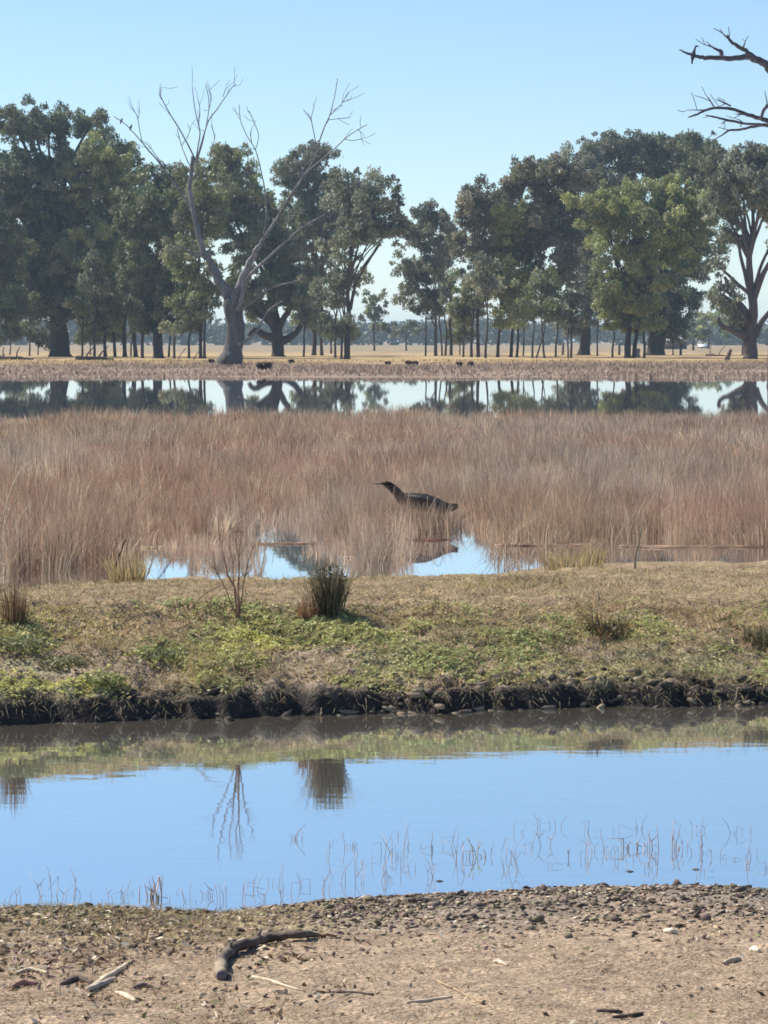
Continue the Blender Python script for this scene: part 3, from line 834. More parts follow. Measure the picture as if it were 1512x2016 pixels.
# ------------------------------------------------------------------ birds
def bird(name, label, spine, wr, hr, cols, origin, parts, legs=None, legcol=(0.18, 0.17, 0.09), group=None):
    """one continuous lofted body: bill tip to tail tip"""
    e = tag(empty(name, origin), label, 'bird', group)
    mb = MB()
    mb.loft(spine, wr, hr, segs=14, col=np.array(cols), up=(0, 1, 0.001))
    for lg in (legs or []):
        mb.loft(lg[0], lg[1], segs=6, col=legcol)
    mb.build('body', M_FEATHER, e, base=origin)
    for nm, sp, a, b, c in parts:
        m2 = MB(); m2.loft(sp, a, b, segs=10, col=np.array(c), up=(0, 1, 0.001))
        m2.build(nm, M_FEATHER, e, base=origin)
    return e

BD = 27.6
def bp(x, y, dy=0.0):
    p = P(x, y, BD); return (p.x, BD + dy, p.z)
kb = BD / F
sp = [bp(733, 953), bp(744, 952.5), bp(750, 952.3), bp(755, 952), bp(762, 951.5), bp(769, 953.5), bp(776, 959), bp(783, 967), bp(790, 977), bp(800, 982), bp(816, 986), bp(836, 989), bp(856, 995), bp(874, 1000), bp(889, 999), bp(902, 996)]
hr = [0.4, 1.2, 1.8, 3.8, 5.2, 6.0, 7.2, 9.5, 13, 17.5, 22, 24, 23, 18, 10.5, 2.5]
wr = [0.4, 1.0, 1.5, 3.2, 4.4, 4.6, 5.0, 6.5, 9, 13, 16, 17.5, 16, 12.5, 8, 4.5]
BW, BS = (0.022, 0.022, 0.027), (0.10, 0.08, 0.065)
cl = [(0.09, 0.08, 0.05)] * 3 + [(0.03, 0.022, 0.018)] * 3 + [(0.11, 0.075, 0.058)] * 3 + [(0.06, 0.05, 0.045)] + [(0.035, 0.032, 0.034)] * 6
feet = P(830, 1040, BD)
org = np.array([feet.x, BD, -0.14])
wing = []
for s in (-1, 1):
    dy = s * 12 * kb
    wing.append(('wing', [bp(800, 977, dy * 0.6), bp(812, 977, dy), bp(832, 982, dy * 1.25), bp(856, 989, dy * 1.2), bp(878, 996, dy * 0.9), bp(897, 999, dy * 0.4)],
                 np.array([1.5, 4, 5.5, 5, 3.2, 1]) * kb, np.array([4, 10, 13, 11, 6, 1.5]) * kb,
                 [(0.07, 0.06, 0.055), (0.13, 0.115, 0.105), (0.024, 0.026, 0.034), (0.030, 0.032, 0.042), (0.034, 0.036, 0.042), BW]))
wing.append(('throat', [bp(757, 956), bp(766, 961), bp(775, 969), bp(784, 980), bp(795, 992), bp(812, 1000)],
             np.array([1.5, 3.2, 4.2, 6, 8.5, 8]) * kb, np.array([1.5, 3, 4.5, 6.5, 9, 7]) * kb,
             [(0.13, 0.10, 0.08), (0.15, 0.115, 0.10), (0.17, 0.13, 0.11), (0.15, 0.12, 0.10), (0.13, 0.11, 0.09), (0.11, 0.09, 0.07)]))
wing.append(('eye', [bp(757.5, 950.5, -3.3 * kb), bp(758.5, 950.5, -3.9 * kb), bp(759.5, 950.5, -3.3 * kb)], [0.003, 0.006, 0.003], [0.003, 0.006, 0.003], [(0.25, 0.18, 0.03)] * 3))
legs = [([bp(838, 1004, s * 0.03), bp(846, 1020, s * 0.03), bp(836, 1040, s * 0.03), (bp(836, 1060)[0], BD + s * 0.03, -0.14)], [0.02, 0.009, 0.007, 0.007]) for s in (-1, 1)]
bird('wading_bird', 'dark backed long necked wading bird crouched in the brown reeds', sp, np.array(wr) * kb, np.array(hr) * kb, cl, org, wing, legs)

DD = 113 - 1.75
def dp(x, y, dy=0.0):
    p = P(x, y, DD); return (p.x, DD + dy, p.z)
kd = DD / F
DARK = (0.018, 0.018, 0.02)
org = np.array(dp(1363.5, 117.5))
bird('perched_waterbird', 'slim dark waterbird standing upright on the bare limb, upper right',
     [dp(1378, 92.5), dp(1374.5, 91), dp(1372, 90.6), dp(1369.8, 91.4), dp(1368.4, 95), dp(1367, 100), dp(1365.6, 105), dp(1364.4, 110), dp(1363.4, 115), dp(1362.6, 120), dp(1362.2, 126)],
     np.array([0.3, 0.7, 1.8, 2.0, 1.6, 2.4, 4.0, 4.2, 3.2, 1.8, 1.6]) * kd, np.array([0.3, 0.6, 1.5, 1.9, 1.6, 2.4, 3.8, 4.0, 2.8, 1.0, 0.5]) * kd,
     [(0.12, 0.10, 0.05)] * 2 + [DARK] * 9, org,
     [('wing', [dp(1367.5, 102, s * 3 * kd), dp(1366, 106, s * 4 * kd), dp(1364, 113, s * 3.6 * kd), dp(1363, 119, s * 1.5 * kd)], np.array([0.8, 1.6, 1.6, 0.4]) * kd, np.array([1.5, 3, 3, 0.6]) * kd, [(0.03, 0.03, 0.035)] * 4) for s in (-1, 1)],
     [([dp(1365.5, 113, s * 0.03), dp(1366, 117.5, s * 0.03)], [0.018, 0.014]) for s in (-1, 1)])
def small_bird(label, x, y, D, y0):
    k = D / F
    def q(dx, dy):
        p = P(x + dx, y + dy, D); return (p.x, D + y0, p.z)
    bird('small_bird', label, [q(3.4, -7.2), q(2.4, -7.4), q(1.0, -7.2), q(0.2, -5.5), q(-0.4, -3.5), q(-1.2, -1.5), q(-2.2, 1.2), q(-3.2, 4.2)],
         np.array([0.2, 0.7, 1.5, 1.6, 2.3, 2.2, 1.1, 0.6]) * k, np.array([0.2, 0.6, 1.4, 1.7, 2.3, 2.0, 0.8, 0.3]) * k, [(0.05, 0.045, 0.045)] * 8,
         np.array(q(0, 0)), [], [([q(-0.3, -1.5), q(0, 0.4)], [0.015, 0.012])], group='birds on the dead gum')
small_bird('small bird at the outermost tip of the dead gum\'s left branch', 211, 217, 172, 9.5)
small_bird('small bird just inside the tip of the dead gum\'s left branch', 233, 232, 172, 8.7)

# ------------------------------------------------------------------ reeds
def reed_front(u):
    """photo row of the water's edge in front of the reeds, for photo column u"""
    return np.interp(u, [-900, 0, 120, 235, 262, 300, 400, 470, 520, 600, 650, 770, 800, 850, 880, 905, 945, 958, 1010, 1100, 1250, 1400, 1512, 2400],
                        [1120, 1140, 1136, 1122, 1084, 1060, 1064, 1066, 1052, 1048, 1062, 1066, 1062, 1054, 1046, 1018, 1018, 1072, 1078, 1080, 1074, 1078, 1082, 1084])
def reed_h(u, t):
    """reed height (m): low fringe where the photo shows sky mirrored in the open water"""
    slow = np.interp(u, [-900, 225, 262, 330, 360, 420, 500, 520, 620, 660, 740, 775, 960, 985, 1400, 2400],
                        [0.0, 0.0, 0.7, 0.8, 0.25, 0.25, 0.45, 0.8, 0.8, 0.1, 0.1, 0.75, 0.75, 0.0, 0.0, 0.0])
    ramp = sstep(-0.5, 1.0 + 5.0 * slow, t)
    return 0.20 + 0.20 * ramp

def reed_bed():
    r = rng(401)
    nc = 15000
    Dc = np.sqrt(21.0 ** 2 + (64.0 ** 2 - 21.0 ** 2) * r.random(nc) ** 1.2)
    uc = -420 + 2350 * r.random(nc)
    nb = 260                                       # the thick stand round the bird
    Dc[:nb] = 25.9 + 2.0 * r.random(nb); uc[:nb] = 600 + 330 * r.random(nb)
    xc = (uc - CX) / F * Dc
    front = dist(reed_front(uc)) + 0.45 * fbm(xc * 1.4, xc * 0, 411, 3)
    t = Dc - front
    back_edge = 60.5 + 3.0 * fbm(xc * 0.2, xc * 0, 412, 3)
    patch = fbm(xc * 0.8, Dc * 0.4, 413, 3)
    keep = (t > 0) & (Dc < back_edge) & (r.random(nc) < np.clip(0.80 + 1.1 * patch, 0.10, 1)) & (r.random(nc) < 0.45 + 0.55 * sstep(0, 0.8, t))
    # sparse drowned tussocks out in the open water
    ne = 110
    k1 = np.where(r.random(ne) < 0.45, 335 + 170 * r.random(ne), np.where(r.random(ne) < 0.6, 605 + 180 * r.random(ne), 985 + 560 * r.random(ne)))
    d1 = dist(1060 + 75 * r.random(ne) ** 1.3)
    isl = np.concatenate([np.zeros(keep.sum(), bool), np.ones(ne, bool)])
    xc = np.concatenate([xc[keep], (k1 - CX) / F * d1]); Dc = np.concatenate([Dc[keep], d1]); t = np.concatenate([t[keep], np.zeros(ne)])
    uc = np.concatenate([uc[keep], k1]); patch = np.concatenate([patch[keep], np.zeros(ne)])
    nc = len(xc)
    hc = reed_h(uc, t) * (0.62 + 0.55 * r.random(nc)) * (1 + 0.55 * fbm(xc * 0.7, Dc * 0.3, 414, 3)) * np.where(isl, 0.45, 1.0)
    # colours by tussock
    brown = np.array([0.44, 0.32, 0.225]); red = np.array([0.46, 0.30, 0.225]); grey = np.array([0.44, 0.375, 0.325]); straw = np.array([0.68, 0.56, 0.41]); dark = np.array([0.24, 0.165, 0.115])
    w1 = sstep(-0.3, 0.35, fbm(xc * 0.3, Dc * 0.10, 415, 3))[:, None]
    cc = red * w1 + brown * (1 - w1)
    g = (sstep(-0.1, 0.4, fbm(xc * 0.4, Dc * 0.16, 416, 3)) * 0.8)[:, None]
    cc = cc * (1 - g) + grey * g
    k = r.random((nc, 1))
    cc = np.where(k < 0.07, straw, np.where(k < 0.20, dark * 0.5 + cc * 0.5, cc)) * (0.58 + 0.45 * r.random((nc, 1))) * np.array([0.97, 0.94, 0.89])
    ldc = r.random(nc) * 6.28; lac = np.abs(r.normal(size=nc)) * 0.22
    rc = 0.05 + 0.13 * r.random(nc)
    far = sstep(28, 50, Dc)
    per = np.round((38 - 14 * far) * (0.6 + 0.8 * r.random(nc))).astype(int)
    idx = np.repeat(np.arange(nc), per)
    n = len(idx)
    a = r.random(n) * 6.28; rr = np.sqrt(r.random(n)) * rc[idx] * (1 + 1.2 * far[idx])
    x = xc[idx] + rr * np.cos(a); Dd = Dc[idx] + rr * np.sin(a)
    uu = x / Dd * F + CX
    h = hc[idx] * (0.55 + 0.5 * r.random(n))
    fr = (uu > 690) & (uu < 935) & (Dd < BD + 0.25)
    hf = np.interp(uu, [690, 738, 760, 790, 815, 850, 880, 905, 935], [0.40, 0.37, 0.37, 0.355, 0.31, 0.295, 0.28, 0.27, 0.10])
    h = np.where(fr, hf * (0.45 + 0.6 * r.random(n) + 0.35 * (r.random(n) < 0.05)), h)
    # leaning outward from the tussock, and the whole tussock leaning its own way
    lv = np.stack([np.cos(a) * 0.28 * r.random(n) + np.cos(ldc[idx]) * lac[idx], np.sin(a) * 0.28 * r.random(n) + np.sin(ldc[idx]) * lac[idx]], 1)
    lean = np.linalg.norm(lv, axis=1); ld = np.arctan2(lv[:, 1], lv[:, 0])
    bent = r.random(n) < 0.12
    lean = np.where(bent, 0.6 + 0.9 * r.random(n), lean)
    pale = (r.random(n) < 0.06)[:, None]
    c = np.where(pale, straw * 0.9, cc[idx]) * (0.68 + 0.55 * r.random((n, 1)))
    w = (0.0030 + 0.0040 * r.random(n)) * (1 + 1.5 * far[idx])
    base = np.stack([x, Dd, np.full(n, -0.06)], 1)
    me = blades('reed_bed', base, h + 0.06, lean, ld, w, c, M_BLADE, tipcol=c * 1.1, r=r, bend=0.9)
    return tag(mobj('reed_bed', me), 'wide bed of brown dry reeds standing in shallow water', 'reeds', kind='stuff')
reed_bed()

def far_sedge():
    r = rng(431)
    n = 60000
    Dd = 118 + 95 * r.random(n) ** 1.1
    uu = -420 + 2350 * r.random(n)
    x = (uu - CX) / F * Dd
    z = terrain(x, Dd)
    patch = fbm(x * 0.08, Dd * 0.08, 433, 3)
    keep = (z > -0.02) & (r.random(n) < np.clip(0.6 + 1.2 * patch, 0.05, 1))
    x, Dd, z, patch = x[keep], Dd[keep], z[keep], patch[keep]
    n = len(x)
    h = (0.06 + 0.16 * r.random(n)) * (1 + 1.2 * patch)
    c = np.array([0.36, 0.275, 0.21]) * (0.6 + 0.7 * r.random((n, 1)))
    s = (r.random(n) < sstep(168, 195, Dd))[:, None]
    c = np.where(s, np.array([0.50, 0.39, 0.22]) * (0.7 + 0.5 * r.random((n, 1))), c)
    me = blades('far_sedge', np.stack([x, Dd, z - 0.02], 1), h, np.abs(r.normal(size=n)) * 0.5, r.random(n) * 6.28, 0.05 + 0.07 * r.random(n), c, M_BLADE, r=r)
    return tag(mobj('far_sedge', me), 'low brown sedge along the far shore', 'sedge', kind='stuff')
far_sedge()

# ------------------------------------------------------------------ bank vegetation
def bank_plants():
    r = rng(501)
    def scatter(n, s0, s1, pw=1.0):
        uu = -500 + 2500 * r.random(n)
        x = (uu - CX) / F * 14.5
        Ds = Ds_(x)
        Y = Ds + s0 + (s1 - s0) * r.random(n) ** pw
        return x, Y, Ds
    # green creeping herbs
    x, Y, Ds = scatter(170000, 0.05, 1.6)
    s = Y - Ds
    green = np.interp(x / 14.5 * F + CX, [-300, 100, 500, 800, 1000, 1250, 1400, 1512, 1900], [0.9, 1.0, 1.0, 0.95, 0.75, 0.6, 0.7, 0.85, 0.8])
    nz = fbm(x * 3.0, Y * 3.0, 511, 3)
    keep = r.random(len(x)) < green * sstep(-0.25, 0.30, nz) * sstep(0.06, 0.2, s) * (1 - sstep(0.85, 1.4, s + 0.5 * fbm(x * 2, Y * 2, 513, 2)))
    x, Y = x[keep], Y[keep]; n = len(x)
    z = terrain(x, Y) + 0.002 + (0.005 + 0.022 * sstep(-0.15, 0.45, fbm(x * 11, Y * 9, 515, 3))) * r.random(n) ** 0.6
    V, Q = leafcloud(np.stack([x, Y, z], 1), 0.012 + 0.016 * r.random(n), 0.006 + 0.008 * r.random(n), r, horiz=0.3)
    tone = fbm(x * 1.6, Y * 1.6, 517, 3)
    w = sstep(-0.3, 0.4, tone)[:, None]
    c = (np.array([0.58, 0.57, 0.20]) * w + np.array([0.36, 0.40, 0.17]) * (1 - w))
    yl = (r.random(n) < 0.14)[:, None]
    c = np.where(yl, np.array([0.60, 0.54, 0.27]), c) * (0.65 + 0.7 * r.random((n, 1)))
    tag(mobj('bank_herbs', mesh_np('bank_herbs', V, Q, None, M_HERB, np.repeat(c, 4, axis=0))), 'low green creeping herbs covering the bank', 'herbs', kind='stuff')
    # dry grass and litter
    x, Y, Ds = scatter(110000, 0.04, 7.0, 2.0)
    x2, Y2, Ds2 = scatter(70000, 0.02, 1.3)
    x, Y, Ds = np.concatenate([x, x2]), np.concatenate([Y, Y2]), np.concatenate([Ds, Ds2])
    s = Y - Ds
    Dm = Dm_(x)
    nz = fbm(x * 2.5, Y * 2.0, 521, 3)
    keep = (Y < Dm + 0.15) & (s > 0.09 + 0.08 * r.random(len(x))) & (r.random(len(x)) < (0.5 + 0.5 * sstep(0.55, 1.0, s + 0.4 * nz)) * np.clip(0.8 + nz, 0.1, 1))
    x, Y, s = x[keep], Y[keep], s[keep]; n = len(x)
    z = terrain(x, Y)
    h = (0.012 + 0.028 * r.random(n)) * (1 + 1.0 * sstep(0.1, 0.5, fbm(x * 1.5, Y * 1.2, 523, 2)))
    lean = 0.4 + 1.9 * r.random(n)
    straw = np.array([0.52, 0.41, 0.25]); pale = np.array([0.64, 0.54, 0.38]); brn = np.array([0.38, 0.27, 0.18]); olive = np.array([0.36, 0.35, 0.16])
    k = r.random((n, 1))
    c = np.where(k < 0.45, straw, np.where(k < 0.62, pale, np.where(k < 0.84, brn, olive))) * (0.5 + 0.75 * r.random((n, 1)))
    tone = fbm(x * 2.2, Y * 3.0, 525, 4)[:, None]
    c = c * (1 + 0.55 * np.clip(tone * 1.6, -0.8, 0.8)) * np.array([1, 0.97, 0.94]) * (1 - 0.2 * sstep(0.9, 1.4, s))[:, None]
    ol = sstep(0.05, 0.45, fbm(x * 1.3, Y * 1.6, 526, 3))[:, None] * 0.6
    c = c * (1 - ol) + c * np.array([0.85, 0.98, 0.62]) * ol
    me = spikes('dry_grass', np.stack([x, Y, z - 0.003], 1), h, lean, r.random(n) * 6.28, 0.004 + 0.006 * r.random(n), c, M_BLADE, r)
    tag(mobj('dry_grass', me), 'dry straw grass and litter on the crest of the bank', 'grass', kind='stuff')
bank_plants()

# ------------------------------------------------------------------ single plants on the bank
def ground_at(x, D):
    return float(terrain(x, D))

def tuft(name, label, px, D, n, hpx, spread, cols, seed, lean=0.35, cat='tussock', group=None, w=0.004, leaves=0, leafcol=None, leafh=0.5):
    r = rng(seed)
    x = (px - CX) / F * D
    z = ground_at(x, D)
    h0 = hpx * D / F
    root = np.array([x, D, z - 0.01])
    e = tag(empty(name, root), label, cat, group)
    a = r.random(n) * 6.28; rr = spread * np.sqrt(r.random(n))
    base = np.stack([x + rr * np.cos(a), D + rr * np.sin(a), np.full(n, z - 0.01)], 1)
    base[:, 2] = terrain(base[:, 0], base[:, 1]) - 0.008
    h = h0 * (0.45 + 0.6 * r.random(n))
    ci = r.integers(len(cols), size=n)
    c = np.array(cols)[ci] * (0.7 + 0.6 * r.random((n, 1)))
    ld = a + r.normal(size=n) * 0.7
    me = blades('blades', base, h, np.abs(r.normal(size=n)) * lean, ld, w * (0.7 + 0.7 * r.random(n)), c, M_BLADE, r=r)
    me.transform(__import__('mathutils').Matrix.Translation(-Vector(root)))
    tag(mobj('blades', me, e), kind='stuff')
    if leaves:
        g = r.normal(size=(leaves, 3)); g /= np.linalg.norm(g, axis=1)[:, None]; g *= r.random((leaves, 1)) ** 0.5
        cen = np.array([x, D, z]) + g * np.array([spread * 1.3, spread * 1.3, h0 * leafh * 0.5]) + np.array([0, 0, h0 * leafh * 0.5])
        V, Q = leafcloud(cen, 0.015 + 0.02 * r.random(leaves), 0.006 + 0.007 * r.random(leaves), r)
        cc = np.array(leafcol) * (0.6 + 0.8 * r.random((leaves, 1)))
        tag(mobj('leaves', mesh_np('leaves', V, Q, None, M_HERB, np.repeat(cc, 4, axis=0), origin=root), e), kind='stuff')
    return e

def twig_shrub(name, label, px, D, stems, seed, col, cat='shrub', group=None, rad=0.004, side=True, zbase=None, mat=None, sharp=False):
    """stems: list of polylines in photo pixels, first point at the foot"""
    r = rng(seed)
    x = (px - CX) / F * D
    z = ground_at(x, D) if zbase is None else zbase
    root = np.array([x, D, z - 0.01])
    e = tag(empty(name, root), label, cat, group)
    for st in stems:
        pts = np.array([list(P(a, b, D)) for a, b in st])
        dr = r.normal() * 0.35
        ln = np.concatenate([[0], np.cumsum(np.linalg.norm(np.diff(pts, axis=0), axis=1))])
        pts[:, 1] += dr * ln
        if not sharp or pts[0, 2] < 0.012: pts[0, 2] = min(pts[0, 2], z) - 0.012
        rr = rad * np.linspace(1.0, 0.45, len(pts))
        pp, rp = (pts, rr) if sharp else smooth_path(pts, rr, 3, 1.0, r)
        mb = MB()
        cc = np.array(col) * (0.75 + 0.5 * r.random())
        mb.loft(pp, rp, segs=5, col=cc)
        if side:
            for q in range(4 + int(r.integers(4))):
                i = int(r.integers(max(2, len(pp) // 3), len(pp)))
                d = np.array([r.normal() * 0.6, r.normal() * 0.6, 0.4 + r.random()]); d /= np.linalg.norm(d)
                L = (0.03 + 0.05 * r.random())
                mb.loft([pp[i], pp[i] + d * L * 0.5 + r.normal(size=3) * 0.004, pp[i] + d * L], [rp[i] * 0.7, rp[i] * 0.5, rp[i] * 0.35], segs=4, col=cc)
        mb.build('stem', mat or M_TWIG, e, base=root)
    return e

TC = [(0.17, 0.15, 0.09), (0.22, 0.19, 0.10), (0.11, 0.09, 0.065), (0.32, 0.25, 0.15)]
tuft('grass_tussock', 'upright dark olive tussock on the bank crest, casting a long shadow', 645, 15.0, 420, 118, 0.075, TC, 601, lean=0.24, leaves=700, leafcol=(0.15, 0.135, 0.08), leafh=0.85, w=0.005)
tuft('grass_tussock', 'rusty brown dead tuft against the left of the dark tussock', 608, 14.95, 120, 60, 0.05, [(0.24, 0.13, 0.075), (0.30, 0.19, 0.11)], 602, lean=0.4)
tuft('grass_tussock', 'low dark tussock with rusty tips on the right of the bank', 1192, 15.0, 260, 40, 0.10, [(0.07, 0.06, 0.035), (0.28, 0.16, 0.07), (0.12, 0.10, 0.05)], 603, lean=0.9, leaves=250, leafcol=(0.06, 0.06, 0.035))
tuft('grass_tussock', 'dark tussock at the right edge of the bank', 1505, 14.95, 260, 48, 0.09, TC, 604, lean=0.5, leaves=350, leafcol=(0.06, 0.075, 0.03))
tuft('grass_tussock', 'rusty upright tuft at the left edge of the bank', 28, 14.55, 160, 90, 0.06, [(0.22, 0.13, 0.08), (0.30, 0.22, 0.12), (0.13, 0.10, 0.06)], 605, lean=0.18)
tuft('leafy_herb', 'dark leafy clump low on the bank at the left edge', 30, 14.15, 40, 26, 0.13, TC, 606, cat='herb', leaves=650, leafcol=(0.20, 0.205, 0.10), leafh=1.0)
tuft('leafy_herb', 'dark leafy clump right of the left edge clump', 130, 14.05, 40, 22, 0.11, TC, 607, cat='herb', leaves=500, leafcol=(0.21, 0.215, 0.105), leafh=1.0)
tuft('leafy_herb', 'dark green leafy clump below the red twiggy shrub', 310, 14.25, 40, 20, 0.11, TC, 608, cat='herb', leaves=450, leafcol=(0.17, 0.19, 0.095), leafh=1.0)
tuft('leafy_herb', 'yellow green leafy clump at the bank\'s edge, centre left', 205, 13.80, 30, 22, 0.08, TC, 609, cat='herb', leaves=600, leafcol=(0.30, 0.31, 0.13), leafh=1.0)
tuft('straw_clump', 'pale straw clump beside the leaning left stick', 250, 20.0, 200, 85, 0.12, [(0.45, 0.36, 0.19), (0.34, 0.27, 0.13)], 610, lean=0.5, w=0.006)
tuft('straw_clump', 'straw coloured clump at the water\'s edge right of the open water', 1130, 21.5, 200, 60, 0.2, [(0.42, 0.33, 0.18), (0.36, 0.29, 0.13)], 611, lean=0.7, w=0.006)

twig_shrub('twiggy_shrub', 'leafless reddish shrub with forked stems on the bank crest', 468, 14.8,
    [[(468, 1192), (462, 1160), (448, 1130), (440, 1095), (432, 1060), (428, 1030)],
     [(468, 1192), (460, 1150), (458, 1110), (450, 1070), (455, 1035)],
     [(470, 1192), (468, 1150), (470, 1110), (462, 1070), (470, 1030)],
     [(470, 1192), (466, 1165), (452, 1140), (445, 1110), (436, 1080)],
     [(472, 1190), (470, 1140), (472, 1080), (478, 1040)],
     [(470, 1190), (480, 1150), (488, 1110), (502, 1070)],
     [(468, 1190), (445, 1160), (425, 1120), (420, 1080)]], 621, (0.24, 0.14, 0.105), rad=0.0036)
twig_shrub('bare_twig_plant', 'thin rusty stems at the left edge of the bank', 30, 14.6,
    [[(30, 1262), (30, 1230), (28, 1190), (33, 1150)], [(34, 1262), (38, 1225), (36, 1190)], [(24, 1262), (20, 1220), (10, 1180)]], 622, (0.20, 0.11, 0.07), rad=0.004)
twig_shrub('leaning_stick', 'dark thin stick leaning right at the marsh edge, left', 222, 20.2, [[(221, 1140), (228, 1115), (238, 1085), (247, 1062)]], 623, (0.07, 0.055, 0.05), cat='stick', rad=0.010, side=False)
twig_shrub('leaning_stick', 'pale grey upright stick at the marsh edge, right', 1252, 21.0, [[(1251, 1128), (1250, 1100), (1257, 1070), (1262, 1038)]], 624, (0.24, 0.20, 0.15), cat='stick', rad=0.010, side=False)
twig_shrub('straw_stalk', 'long pale straw stalk leaning against the red shrub', 400, 15.0, [[(372, 1182), (405, 1168), (440, 1152)]], 626, (0.45, 0.35, 0.19), cat='stalk', rad=0.005, side=False)

# tall pale leaning reeds, left edge
for i, (a, b, lab) in enumerate([((-20, 1010), (62, 905), 'uppermost of the long pale reeds leaning right, left edge'),
                                 ((-20, 1062), (50, 960), 'second long pale reed leaning right, left edge'),
                                 ((-5, 1085), (66, 985), 'third long pale reed leaning right, left edge'),
                                 ((-5, 1105), (48, 1052), 'lowest pale reed leaning right, left edge')]):
    twig_shrub('leaning_reed', lab, a[0], 24.0 - 0.4 * i, [[a, ((a[0] + b[0]) / 2 + 2, (a[1] + b[1]) / 2 - 4), b]], 640 + i, (0.50, 0.40, 0.27), cat='reed', group='long leaning reeds', rad=0.007, side=False, zbase=-0.1)

# pale seed-grass clumps standing above the reeds
for i, (px, py, hh, lab) in enumerate([(690, 1010, 110, 'pale feathery reed clump left of the wading bird'),
                                       (1205, 1030, 115, 'pale grey feathery reed clump above the right shore'),
                                       (1500, 1035, 110, 'pale feathery reed clump at the right edge'),
                                       (1060, 1040, 90, 'grey reed clump right of the open water'),
                                       (180, 1060, 120, 'pale reed clump left of the open water')]):
    D = dist(py + 30)
    tuft('reed_clump', lab, px, D, 130, hh, 0.22, [(0.46, 0.38, 0.29), (0.38, 0.31, 0.24), (0.32, 0.22, 0.15)], 650 + i, lean=0.35, cat='reeds', group='pale reed clumps', w=0.008)
for i, (px, py, hh, lab) in enumerate([(465, 905, 34, 'ochre brown reed clump left of centre in the reed bed'), (690, 855, 22, 'small ochre clump far out in the reeds')]):
    D = dist(py + 30)
    tuft('reed_clump', lab, px, D, 160, hh + 40, 0.28, [(0.22, 0.15, 0.07), (0.17, 0.12, 0.06)], 660 + i, lean=0.4, cat='reeds', group='ochre reed clumps', w=0.012)

# single straws standing and bent in front of the bird
sr = rng(690)
for i, (x0, x1, y1, kx, ky, lab) in enumerate([
        (826, 862, 975, 872, 1000, 'pale bent straw arching across the wading bird\'s wing'),
        (800, 806, 968, 0, 0, 'straight straw crossing the wading bird\'s shoulder'),
        (846, 842, 978, 0, 0, 'straw standing in front of the wading bird\'s back'),
        (770, 778, 955, 0, 0, 'straw crossing the wading bird\'s neck'),
        (884, 890, 984, 0, 0, 'straw crossing the wading bird\'s tail'),
        (782, 760, 962, 0, 0, 'leaning straw below the wading bird\'s head')]):
    st = [(x0, 1050), ((x0 + x1) / 2 - 3, (1050 + y1) / 2), (x1, y1)] + ([(kx, ky)] if kx else [])
    twig_shrub('reed_straw', lab, x0, BD - 0.35, [st], 691 + i, (0.60, 0.50, 0.36), cat='reed', group='straws in front of the wading bird', rad=0.0045, side=False, zbase=-0.1, mat=M_BLADE)

# floating mats of fallen stems
def mat_of_stems(label, x0, x1, py, seed, n=26, col=(0.34, 0.25, 0.18)):
    r = rng(seed)
    D = dist(py)
    cx = ((x0 + x1) / 2 - CX) / F * D
    half = (x1 - x0) / 2 * D / F
    root = np.array([cx, D, 0.0])
    e = tag(empty('fallen_reed_mat', root), label, 'reeds', 'floating reed mats')
    for k in range(n):
        L = half * (0.07 + 0.25 * r.random())
        mx = cx + (r.random() - 0.5) * 2 * (half - L)
        a = r.normal() * 0.05
        my = D + r.normal() * 0.05
        p0 = np.array([mx - L * math.cos(a), my - L * math.sin(a), 0.003 + 0.006 * r.random()])
        p1 = np.array([mx + L * math.cos(a), my + L * math.sin(a), 0.003 + 0.006 * r.random()])
        m = (p0 + p1) / 2 + np.array([0, r.normal() * 0.03, 0.004])
        mb = MB(); mb.loft([p0, m, p1], [0.0035, 0.005, 0.003], segs=5, col=np.clip(np.array(col) * 1.6 * (0.7 + 0.6 * r.random()), 0, 0.85))
        mb.build('stem', M_BLADE, e, base=root)
mat_of_stems('floating mat of pale stems left of centre, under the reeds', 305, 490, 1047, 671)
mat_of_stems('short pale mat at the left end of the open water', 262, 330, 1079, 672, 12, (0.45, 0.38, 0.27))
mat_of_stems('floating mat behind the dark tussock', 500, 625, 1071, 673, 18)
mat_of_stems('pale floating mat in front of the wading bird', 635, 790, 1050, 674)
mat_of_stems('pale mat close behind the bank right of the tussock', 670, 790, 1098, 675, 18, (0.42, 0.33, 0.26))
mat_of_stems('long thin mat of stems right of the open water', 955, 1200, 1074, 676, 30)
mat_of_stems('thin mat of stems at the right edge', 1200, 1520, 1077, 677, 34)
mat_of_stems('small reddish mat under the wading bird', 800, 890, 1064, 678, 14, (0.24, 0.13, 0.10))

# ------------------------------------------------------------------ dead stems standing in the pond
def pond_plant(label, px, py, seed, n, hpx, col, group, spread=16, rad=0.0013):
    r = rng(seed)
    D = dist(py)
    stems = []
    for k in range(n):
        x = px + r.normal() * spread * (n > 1)
        h = hpx * (0.2 + 1.0 * r.random() ** 1.5)
        lx = r.normal() * h * 0.40
        st = [(x, py + r.normal() * 3), (x + lx * 0.4, py - h * 0.45), (x + lx + r.normal() * 2, py - h)]
        if r.random() < 0.35:        # snapped over
            kx = x + lx * 0.5
            st = [(x, py), (kx, py - h * 0.6), (kx + r.normal() * 16, py - h * (0.1 + 0.5 * r.random()))]
        elif r.random() < 0.4:       # forked
            stems.append([(x + lx * 0.4, py - h * 0.45), (x + lx * 0.4 - lx * 0.5 + r.normal() * 5, py - h * 0.8)])
        stems.append(st)
    return twig_shrub('pond_stems', label, px, D, stems, seed, col, cat='plant', group=group, rad=rad, zbase=-0.03, side=False, sharp=True)
GP = 'dead stems standing in the pond'
GPL = 'thin bare grey stems standing in the pond'
